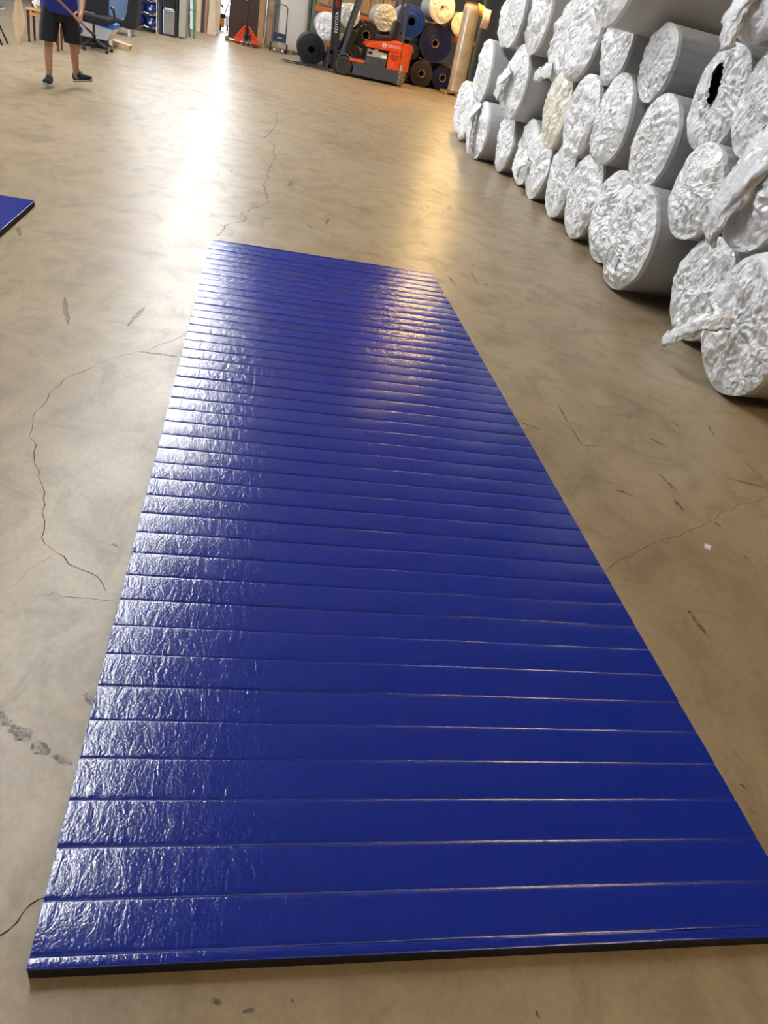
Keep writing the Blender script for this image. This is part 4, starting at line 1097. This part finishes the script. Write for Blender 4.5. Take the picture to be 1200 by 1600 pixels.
# lounge chair
t = thing('lounge_chair', (-3.4, 21.2, 0), 'black curved shell lounge chair with white feet in front of the bottle rack', 'chair')
shell = []
for i in range(11):
    s = i/10; x = -3.55 + .42*s + .10*s*s; z = .20 + .0*s + 1.05*max(0, s-.15)**1.3; y = 21.0
    shell.append([(x, 20.75, z), (x+.05+.10*(1-s), 20.75, z-.07*(1-s)), (x+.05+.10*(1-s), 21.45, z-.07*(1-s)), (x, 21.45, z)])
MB().loft([[(-3.45, 20.75, .16), (-3.10, 20.75, .14), (-3.10, 21.45, .14), (-3.45, 21.45, .16)],
           [(-3.30, 20.75, .24), (-3.00, 20.75, .22), (-3.00, 21.45, .22), (-3.30, 21.45, .24)],
           [(-3.21, 20.75, .42), (-2.98, 20.75, .40), (-2.98, 21.45, .40), (-3.21, 21.45, .42)],
           [(-3.16, 20.75, .75), (-2.96, 20.75, .75), (-2.96, 21.45, .75), (-3.16, 21.45, .75)],
           [(-3.16, 20.75, 1.15), (-2.98, 20.75, 1.15), (-2.98, 21.45, 1.15), (-3.16, 21.45, 1.15)]]).build('shell', M_CLOTHK, t, smooth=True)
MB().prism([(-3.95, .22), (-3.45, .16), (-3.28, .26), (-3.90, .34)], 20.78, 21.42).build('seat', M_CLOTHK, t, bevel=0.03)
for xx in (-3.47, -3.16):
    for yy in (20.80, 21.36):
        MB().box(xx-.03, xx+.03, yy, yy+.05, 0, .17).build('foot', M_WHITE, t, bevel=0.004)
MB().box(-3.90, -3.86, 20.85, 20.9, 0, .24).build('foot', M_WHITE, t)
bgm = MB().lathe([(0, 0), (.13, .01), (.15, .10), (.11, .22), (.04, .30), (0, .31)], (-3.62, 20.55, 0), 'z', 16).build('yellow_sack', mat('dull_yellow_cloth', (0.45, 0.28, 0.03), 0.7, var=0.2), smooth=True)
tag(bgm, 'small dull yellow sack on the floor beside the black lounge chair', 'sack')
t = thing('partition_panel', (-5.0, 25.3, 0), 'pale blue grey office partition behind the chairs', 'partition')
MB().box(-7.5, -2.42, 25.25, 25.32, .08, 1.5).build('panel', mat('pale_blue_fabric', (0.16, 0.24, 0.42), 0.8), t)
MB().box(-7.52, -2.40, 25.24, 25.33, 1.5, 1.54).build('top_rail', M_GREYP, t)
for xx in (-7.4, -5.0, -2.6):
    MB().box(xx-.03, xx+.03, 25.1, 25.5, 0, .08).build('foot', M_GREYP, t)

def wooden_chair(name, cx, cy, label, seat_z=.45, wdt=.40, back=True, cat='chair', legm=None):
    t = thing(name, (cx, cy, 0), label, cat)
    legm = legm or M_DARKWOOD
    h = wdt/2
    for sx, sy in ((-1, -1), (1, -1), (-1, 1), (1, 1)):
        top = seat_z if (sy < 0 or not back) else .95
        MB().loft([[(cx+sx*h+dx*.014, cy+sy*h+dy*.014, 0) for dx, dy in ((-1, -1), (1, -1), (1, 1), (-1, 1))],
                   [(cx+sx*(h-.01)+dx*.020, cy+sy*(h-.01)+dy*.020, seat_z) for dx, dy in ((-1, -1), (1, -1), (1, 1), (-1, 1))],
                   [(cx+sx*(h-.01)+dx*.016, cy+sy*(h+(.06 if top > seat_z else -.01))+dy*.016, top+.001) for dx, dy in ((-1, -1), (1, -1), (1, 1), (-1, 1))]]).build('leg', legm, t)
    MB().box(cx-h-.02, cx+h+.02, cy-h-.03, cy+h+.02, seat_z+.005, seat_z+.035).build('seat', mat('oak_seat', (0.62, 0.34, 0.13), 0.45, var=.1), t, bevel=0.01)
    MB().box(cx-h+.012, cx+h-.012, cy-h-.008, cy-h+.012, seat_z-.06, seat_z-.02).build('apron', MATS['oak_seat'], t)
    MB().box(cx-h+.012, cx+h-.012, cy+h-.02, cy+h, seat_z-.06, seat_z-.02).build('apron', MATS['oak_seat'], t)
    if back:
        MB().box(cx-h+.02, cx+h-.02, cy+h+.02, cy+h+.04, .58, .88).build('backrest', M_TAN, t, bevel=0.005)
        MB().box(cx-h, cx+h, cy+h+.035, cy+h+.07, .88, .96).build('top_rail', legm, t, bevel=0.01)
    return t
wooden_chair('dining_chair', -3.75, 15.45, 'dining chair with dark red wooden legs and oak seat, behind the walking person', wdt=.36)
wooden_chair('wooden_stool', -3.22, 14.85, 'reddish brown wooden stool behind the legs of the walking person', .42, .26, False, 'stool', mat('red_brown_wood', (0.16, 0.045, 0.025), 0.4))
# folding stool with a blue seat
t = thing('folding_stool', (-4.3, 14.1, 0), 'folding stool with blue seat and slanted dark legs beside the tan bent sheet', 'stool')
MB().box(-4.62, -4.03, 13.95, 14.35, .475, .50).build('seat', M_RBLUE, t, bevel=0.008)
MB().box(-4.63, -4.02, 13.94, 14.36, .46, .474).build('seat_rim', M_WHITE, t)
for yy in (14.0, 14.3):
    MB().bar((-4.20, yy, .46), (-4.0, yy, 0.0), .022, .022).build('leg', M_BLACK, t)
    MB().bar((-4.45, yy, .46), (-4.62, yy, 0.0), .022, .022).build('leg', M_BLACK, t)
MB().bar((-4.07, 14.0, .16), (-4.07, 14.3, .16), .015, .015).bar((-4.07, 14.15, .16), (-4.56, 14.15, .16), .015, .015).build('brace', M_STEEL, t)
# bent tan sheet and film
t = thing('bent_sheet', (-3.88, 14.45, 0), 'tapered tan board hanging down to a point beside the blue folding stool', 'board')
rows = [(.0, -3.895, -3.855), (.10, -3.92, -3.83), (.25, -3.95, -3.79), (.36, -3.97, -3.78), (.50, -3.95, -3.82), (.62, -3.93, -3.85)]
b = MB()
V = []
for z, xa, xb in rows:
    for k in range(6):
        s = k/5; V.append((xa+(xb-xa)*s, 14.42+.35*z+.05*math.sin(PI*s), z))
for z, xa, xb in rows:
    for k in range(6):
        s = k/5; V.append((xa+(xb-xa)*s, 14.432+.35*z+.05*math.sin(PI*s), z))
F = []; nv = len(rows)*6
for i in range(len(rows)-1):
    for k in range(5):
        q = (i*6+k, i*6+k+1, i*6+7+k, i*6+6+k)
        F.append(q); F.append(tuple(reversed([j+nv for j in q])))
    F.append((i*6, i*6+6, i*6+6+nv, i*6+nv)); F.append((i*6+5, i*6+5+nv, i*6+11+nv, i*6+11))
F.append((0, nv, nv+1, 1)); F.append(tuple(range(6)) + tuple(reversed(range(nv, nv+6))))
b.add(V, F[:-2] + [F[-1]]).build('board', M_TAN, t, smooth=True)
def crumpled_bag(loc, r, seed, M, label):
    rs = np.random.RandomState(seed)
    n, nr_ = 28, 14; V = []
    for i in range(nr_):
        ph = PI*(i+.02)/(nr_-1+.04)
        for k in range(n):
            a = 2*PI*k/n
            d = r*(1 + .22*float(tri(np.array(k/n*7+i*.37))) + .15*rs.uniform(-1, 1))
            V.append((loc[0]+d*math.sin(ph)*math.cos(a), loc[1]+d*math.sin(ph)*math.sin(a), loc[2]+r*.9+d*.9*-math.cos(ph)))
    o = MB().add(V, grid_faces(nr_, n) + [tuple(range(n)), tuple(range((nr_-1)*n, nr_*n))]).build('plastic_bag', M)
    return tag(o, label, 'plastic bag')
crumpled_bag((-3.78, 15.35, .505), .07, 5, M_FILM, 'crumpled clear plastic bag on the oak seat of the dining chair')
crumpled_bag((-4.08, 14.12, .515), .05, 6, M_FILM, 'crumpled shiny plastic bag on the blue folding stool')
o = MB().add([(-4.22, 13.65, .002), (-3.98, 13.52, .002), (-3.94, 13.62, .002), (-4.15, 13.95, .002), (-4.22, 13.65, .012), (-3.98, 13.52, .012), (-3.94, 13.62, .012), (-4.15, 13.95, .03)],
             [(3, 2, 1, 0), (4, 5, 6, 7), (0, 1, 5, 4), (1, 2, 6, 5), (2, 3, 7, 6), (3, 0, 4, 7)]).build('cardboard_scrap', M_TAN)
tag(o, 'tan cardboard scrap on the floor near the blue folding stool', 'cardboard')
o = MB().box(-.018, .018, -.012, .012, 0, .003).build('plastic_scrap', M_WHITE)
o.location = (1.80, 2.035, .0005); o.rotation_euler = (0.0, 0, .9)
tag(o, 'tiny clear plastic scrap on the concrete beside the crack right of the grooved mat', 'plastic scrap')

# ------------------------------------------------------------------ walking person with a pole
def skin_mesh(verts, edges, radii, root):
    me = bpy.data.meshes.new('skin'); me.from_pydata(verts, edges, [])
    o = bpy.data.objects.new('skin', me); COL.objects.link(o)
    md = o.modifiers.new('skin', 'SKIN'); md.use_smooth_shade = True; md.branch_smoothing = 0.6
    for i, r in enumerate(radii):
        sv = me.skin_vertices[0].data[i]
        sv.radius = (r, r) if not isinstance(r, tuple) else r
        sv.use_root = (i == root)
    sb = o.modifiers.new('sub', 'SUBSURF'); sb.levels = 2; sb.render_levels = 2
    bpy.context.view_layer.update()
    out = bpy.data.meshes.new_from_object(o.evaluated_get(bpy.context.evaluated_depsgraph_get()))
    bpy.data.objects.remove(o)
    return out
PX, PY = -2.40, 10.72
per = thing('person', (PX, PY, 0), 'person in royal blue shirt, black shorts and black sneakers, walking and holding a pole', 'person')
J = {}
names = []; VV = []; RR_ = []; EE = []
def jn(n, p, r, par=None):
    names.append(n); VV.append((p[0]-PX, p[1]-PY, p[2])); RR_.append(r)
    if par is not None: EE.append((names.index(par), len(names)-1))
jn('pelvis', (-2.40, 10.72, .88), (.13, .10))
jn('belly', (-2.40, 10.71, 1.02), (.135, .10), 'pelvis')
jn('chest', (-2.40, 10.71, 1.24), (.15, .11), 'belly')
jn('neck0', (-2.40, 10.71, 1.40), .065, 'chest')
jn('neck1', (-2.40, 10.69, 1.47), .052, 'neck0')
jn('head0', (-2.40, 10.66, 1.54), (.070, .075), 'neck1')
jn('head1', (-2.40, 10.665, 1.62), (.076, .088), 'head0')
jn('head2', (-2.40, 10.68, 1.70), (.060, .07), 'head1')
jn('hipA', (-2.50, 10.70, .84), .088, 'pelvis')
jn('kneeA', (-2.525, 10.60, .46), .055, 'hipA')
jn('calfA', (-2.53, 10.60, .34), .054, 'kneeA')
jn('ankA', (-2.53, 10.60, .10), .034, 'calfA')
jn('toeA', (-2.527, 10.54, .062), .022, 'ankA')
jn('hipB', (-2.30, 10.74, .84), .088, 'pelvis')
jn('kneeB', (-2.275, 10.76, .47), .055, 'hipB')
jn('calfB', (-2.285, 10.84, .36), .054, 'kneeB')
jn('ankB', (-2.30, 10.97, .13), .034, 'calfB')
jn('toeB', (-2.235, 10.945, .115), .022, 'ankB')
jn('shA', (-2.58, 10.71, 1.35), .060, 'chest')
jn('elA', (-2.64, 10.64, 1.10), .043, 'shA')
jn('wrA', (-2.50, 10.44, 1.00), .028, 'elA')
jn('shB', (-2.22, 10.71, 1.35), .060, 'chest')
jn('elB', (-2.13, 10.72, 1.09), .043, 'shB')
jn('wrB', (-2.125, 10.56, .86), .028, 'elB')
def hand(pre, wr, palm, fd, cd, sd):
    """palm centre, finger direction, curl direction, side direction"""
    palm, fd, cd, sd = Vector(palm), Vector(fd).normalized(), Vector(cd).normalized(), Vector(sd).normalized()
    jn(pre+'palm', palm, (.030, .020), wr)
    for k, L in enumerate((.030, .034, .031, .025)):
        b0 = palm + fd*.030 + sd*(.024-.016*k)
        jn('%sf%d0' % (pre, k), b0, .010, pre+'palm')
        jn('%sf%d1' % (pre, k), b0+fd*L*.8+cd*L*.5, .009, '%sf%d0' % (pre, k))
        jn('%sf%d2' % (pre, k), b0+fd*L*.7+cd*L*1.5, .0085, '%sf%d1' % (pre, k))
        jn('%sf%d3' % (pre, k), b0-fd*L*.1+cd*L*1.9, .008, '%sf%d2' % (pre, k))
    jn(pre+'t0', palm+sd*.034-fd*.01+cd*.01, .011, pre+'palm')
    jn(pre+'t1', palm+sd*.040+fd*.012+cd*.035, .010, pre+'t0')
    jn(pre+'t2', palm+sd*.028+fd*.030+cd*.050, .009, pre+'t1')
hand('A', 'wrA', (-2.44, 10.42, .985), (.8, -.35, -.25), (-.1, -.6, -.6), (.3, -.2, .8))
hand('B', 'wrB', (-2.125, 10.50, .80), (-.1, -.5, -.8), (-.6, -.6, .2), (-.6, .1, .7))
body = bpy.data.objects.new('body', skin_mesh(VV, EE, RR_, 0)); COL.objects.link(body); body.parent = per
body.data.materials.clear(); body.data.materials.append(M_SKIN)
body.data.polygons.foreach_set('use_smooth', [True]*len(body.data.polygons))
fc = MB().loft([[(-2.40+s*q, 10.592-d, z) for s, d in ((-1, 0), (0, .5*q), (1, 0), (0, -.02))] for q, z in ((.006, 1.645), (.012, 1.61), (.016, 1.595), (.01, 1.587))])
fc.build('nose', M_SKIN, per, smooth=True)
for s in (-1, 1):
    MB().lathe([(0, -.010), (.010, -.006), (.012, 0), (.010, .006), (0, .010)], (-2.40+s*.030, 10.592, 1.64), 'y', 12).build('eye', M_WHITE, per, smooth=True)
    MB().lathe([(0, -.012), (.008, -.006), (.010, .0), (0, .012)], (-2.40+s*.030, 10.588, 1.64), 'y', 10).build('iris', M_HAIR, per, smooth=True)
    MB().lathe([(0, -.010), (.018, -.006), (.026, 0), (.018, .008), (0, .010)], (-2.40+s*.079, 10.68, 1.625), 'x', 14).build('ear', M_SKIN, per, smooth=True)
MB().box(-2.425, -2.375, 10.588, 10.60, 1.560, 1.568).build('mouth', mat('lip', (0.30, 0.10, 0.08), 0.5), per, bevel=0.003)
# hair cap
V = []; n = 24
for i in range(9):
    ph = PI*.58*i/8
    for k in range(n):
        a = 2*PI*k/n; fr = 1.0 if math.sin(a) > -.3 else (1.0 if ph < .9 else .80)
        V.append((-2.40+.090*math.sin(ph)*math.cos(a)*fr, 10.69+.112*math.sin(ph)*math.sin(a)*fr, 1.655+.098*math.cos(ph)))
MB().add(V, grid_faces(9, n) + [tuple(range(8*n, 9*n))]).build('hair', M_HAIR, per, smooth=True)
def ell(cx, cy, cz, rx, ry, n=28, tx=0.0, ty=0.0, wr=0.0, ph=0.0):
    return [(cx+rx*math.cos(2*PI*k/n)*(1+wr*math.sin(k*2.1+ph)), cy+ry*math.sin(2*PI*k/n)*(1+wr*math.sin(k*1.7+ph)), cz+tx*math.cos(2*PI*k/n)+ty*math.sin(2*PI*k/n)) for k in range(n)]
def lerp_rings(R_):
    return R_
# shirt: torso tube and two sleeves
MB().loft([ell(-2.40, 10.71, .775, .205, .150, wr=.02), ell(-2.40, 10.71, .86, .205, .150, wr=.015, ph=1), ell(-2.40, 10.71, 1.0, .195, .145, wr=.01, ph=2), ell(-2.40, 10.71, 1.18, .20, .14), ell(-2.40, 10.71, 1.30, .205, .13), ell(-2.40, 10.71, 1.38, .15, .10), ell(-2.40, 10.70, 1.425, .075, .075)]).build('shirt', M_CLOTHB, per, smooth=True)
MB().tube([(-2.56, 10.71, 1.33), (-2.60, 10.69, 1.24), (-2.635, 10.65, 1.12)], [.075, .078, .075], 18).build('sleeve', M_CLOTHB, per, smooth=True)
MB().tube([(-2.24, 10.71, 1.33), (-2.18, 10.71, 1.24), (-2.135, 10.715, 1.12)], [.075, .078, .075], 18).build('sleeve', M_CLOTHB, per, smooth=True)
# shorts: waist and two legs in one lofted pair
sh = MB()
sh.loft([ell(-2.40, 10.715, .92, .175, .125), ell(-2.40, 10.715, .84, .192, .142, wr=.01), ell(-2.40, 10.715, .76, .195, .145, wr=.01), ell(-2.40, 10.715, .70, .17, .13)])
sh.loft([ell(-2.485, 10.71, .84, .10, .125), ell(-2.497, 10.69, .74, .108, .128, wr=.02), ell(-2.512, 10.65, .62, .104, .118, wr=.03, ph=1), ell(-2.522, 10.615, .52, .098, .108, wr=.03, ph=2), ell(-2.525, 10.61, .485, .096, .105, wr=.02, ph=2)])
sh.loft([ell(-2.315, 10.73, .84, .10, .125), ell(-2.302, 10.73, .74, .106, .128, wr=.02), ell(-2.288, 10.745, .62, .102, .118, wr=.03, ph=3), ell(-2.28, 10.755, .53, .100, .110, wr=.03, ph=4), ell(-2.278, 10.757, .495, .098, .108, wr=.02, ph=4)])
sh.build('shorts', M_CLOTHK, per, smooth=True)
def shoe(heel, fwd, pitch, roll_=0):
    f = Vector(fwd).normalized(); f = Vector((f.x, f.y, math.tan(pitch))).normalized(); s = Vector((0, 0, 1)).cross(f).normalized(); u = f.cross(s).normalized()
    h = Vector(heel)
    def sec(d, wd, ht, base=.0):
        c_ = h + f*d
        return [c_ + s*wd*math.cos(t) + u*(base + ht*.5 + ht*.5*math.sin(t)) for t in [2*PI*k/16 for k in range(16)]]
    up = MB().loft([sec(-.005, .022, .075, .02), sec(.02, .034, .115, .015), (sec(.07, .038, .115, .012)), sec(.12, .040, .085, .012), sec(.18, .046, .066, .012), sec(.23, .042, .055, .014), sec(.262, .022, .036, .018)])
    o = up.build('shoe', M_CLOTHK, per, smooth=True)
    sl = MB().loft([sec(-.012, .026, .026), sec(.02, .038, .028), sec(.10, .040, .024), sec(.18, .049, .022), sec(.24, .044, .024), sec(.272, .022, .026, .006)])
    sl.build('sole', mat('grey_sole', (0.32, 0.32, 0.33), 0.6), o, smooth=True)
    lc = MB()
    for d in (.085, .105, .125):
        lc.tube([h+f*d+s*.028+u*(.13-(d-.085)*.75), h+f*d+u*(.137-(d-.085)*.8), h+f*d-s*.028+u*(.13-(d-.085)*.75)], .004, 6)
    lc.build('laces', mat('grey_lace', (0.08, 0.08, 0.085), 0.7), o)
shoe((-2.533, 10.66, .012), (.02, -1), .10)
shoe((-2.325, 11.0, .055), (.86, -.45), .22)
pole = thing('wooden_pole', (-2.35, 10.45, .5), 'slim reddish brown wooden pole held slantwise in the hands of the walking person', 'pole')
MB().tube([(-2.78, 10.34, 1.33), (-2.43, 10.395, .985), (-2.16, 10.46, .775), (-1.99, 10.50, .65)], .014, 12).build('shaft', mat('pole_wood', (0.30, 0.13, 0.09), 0.4), pole, smooth=True)
MB().tube([(-2.07, 10.482, .705), (-1.985, 10.502, .645)], .0155, 12).build('end_sleeve', M_DARKWOOD, pole, smooth=True)
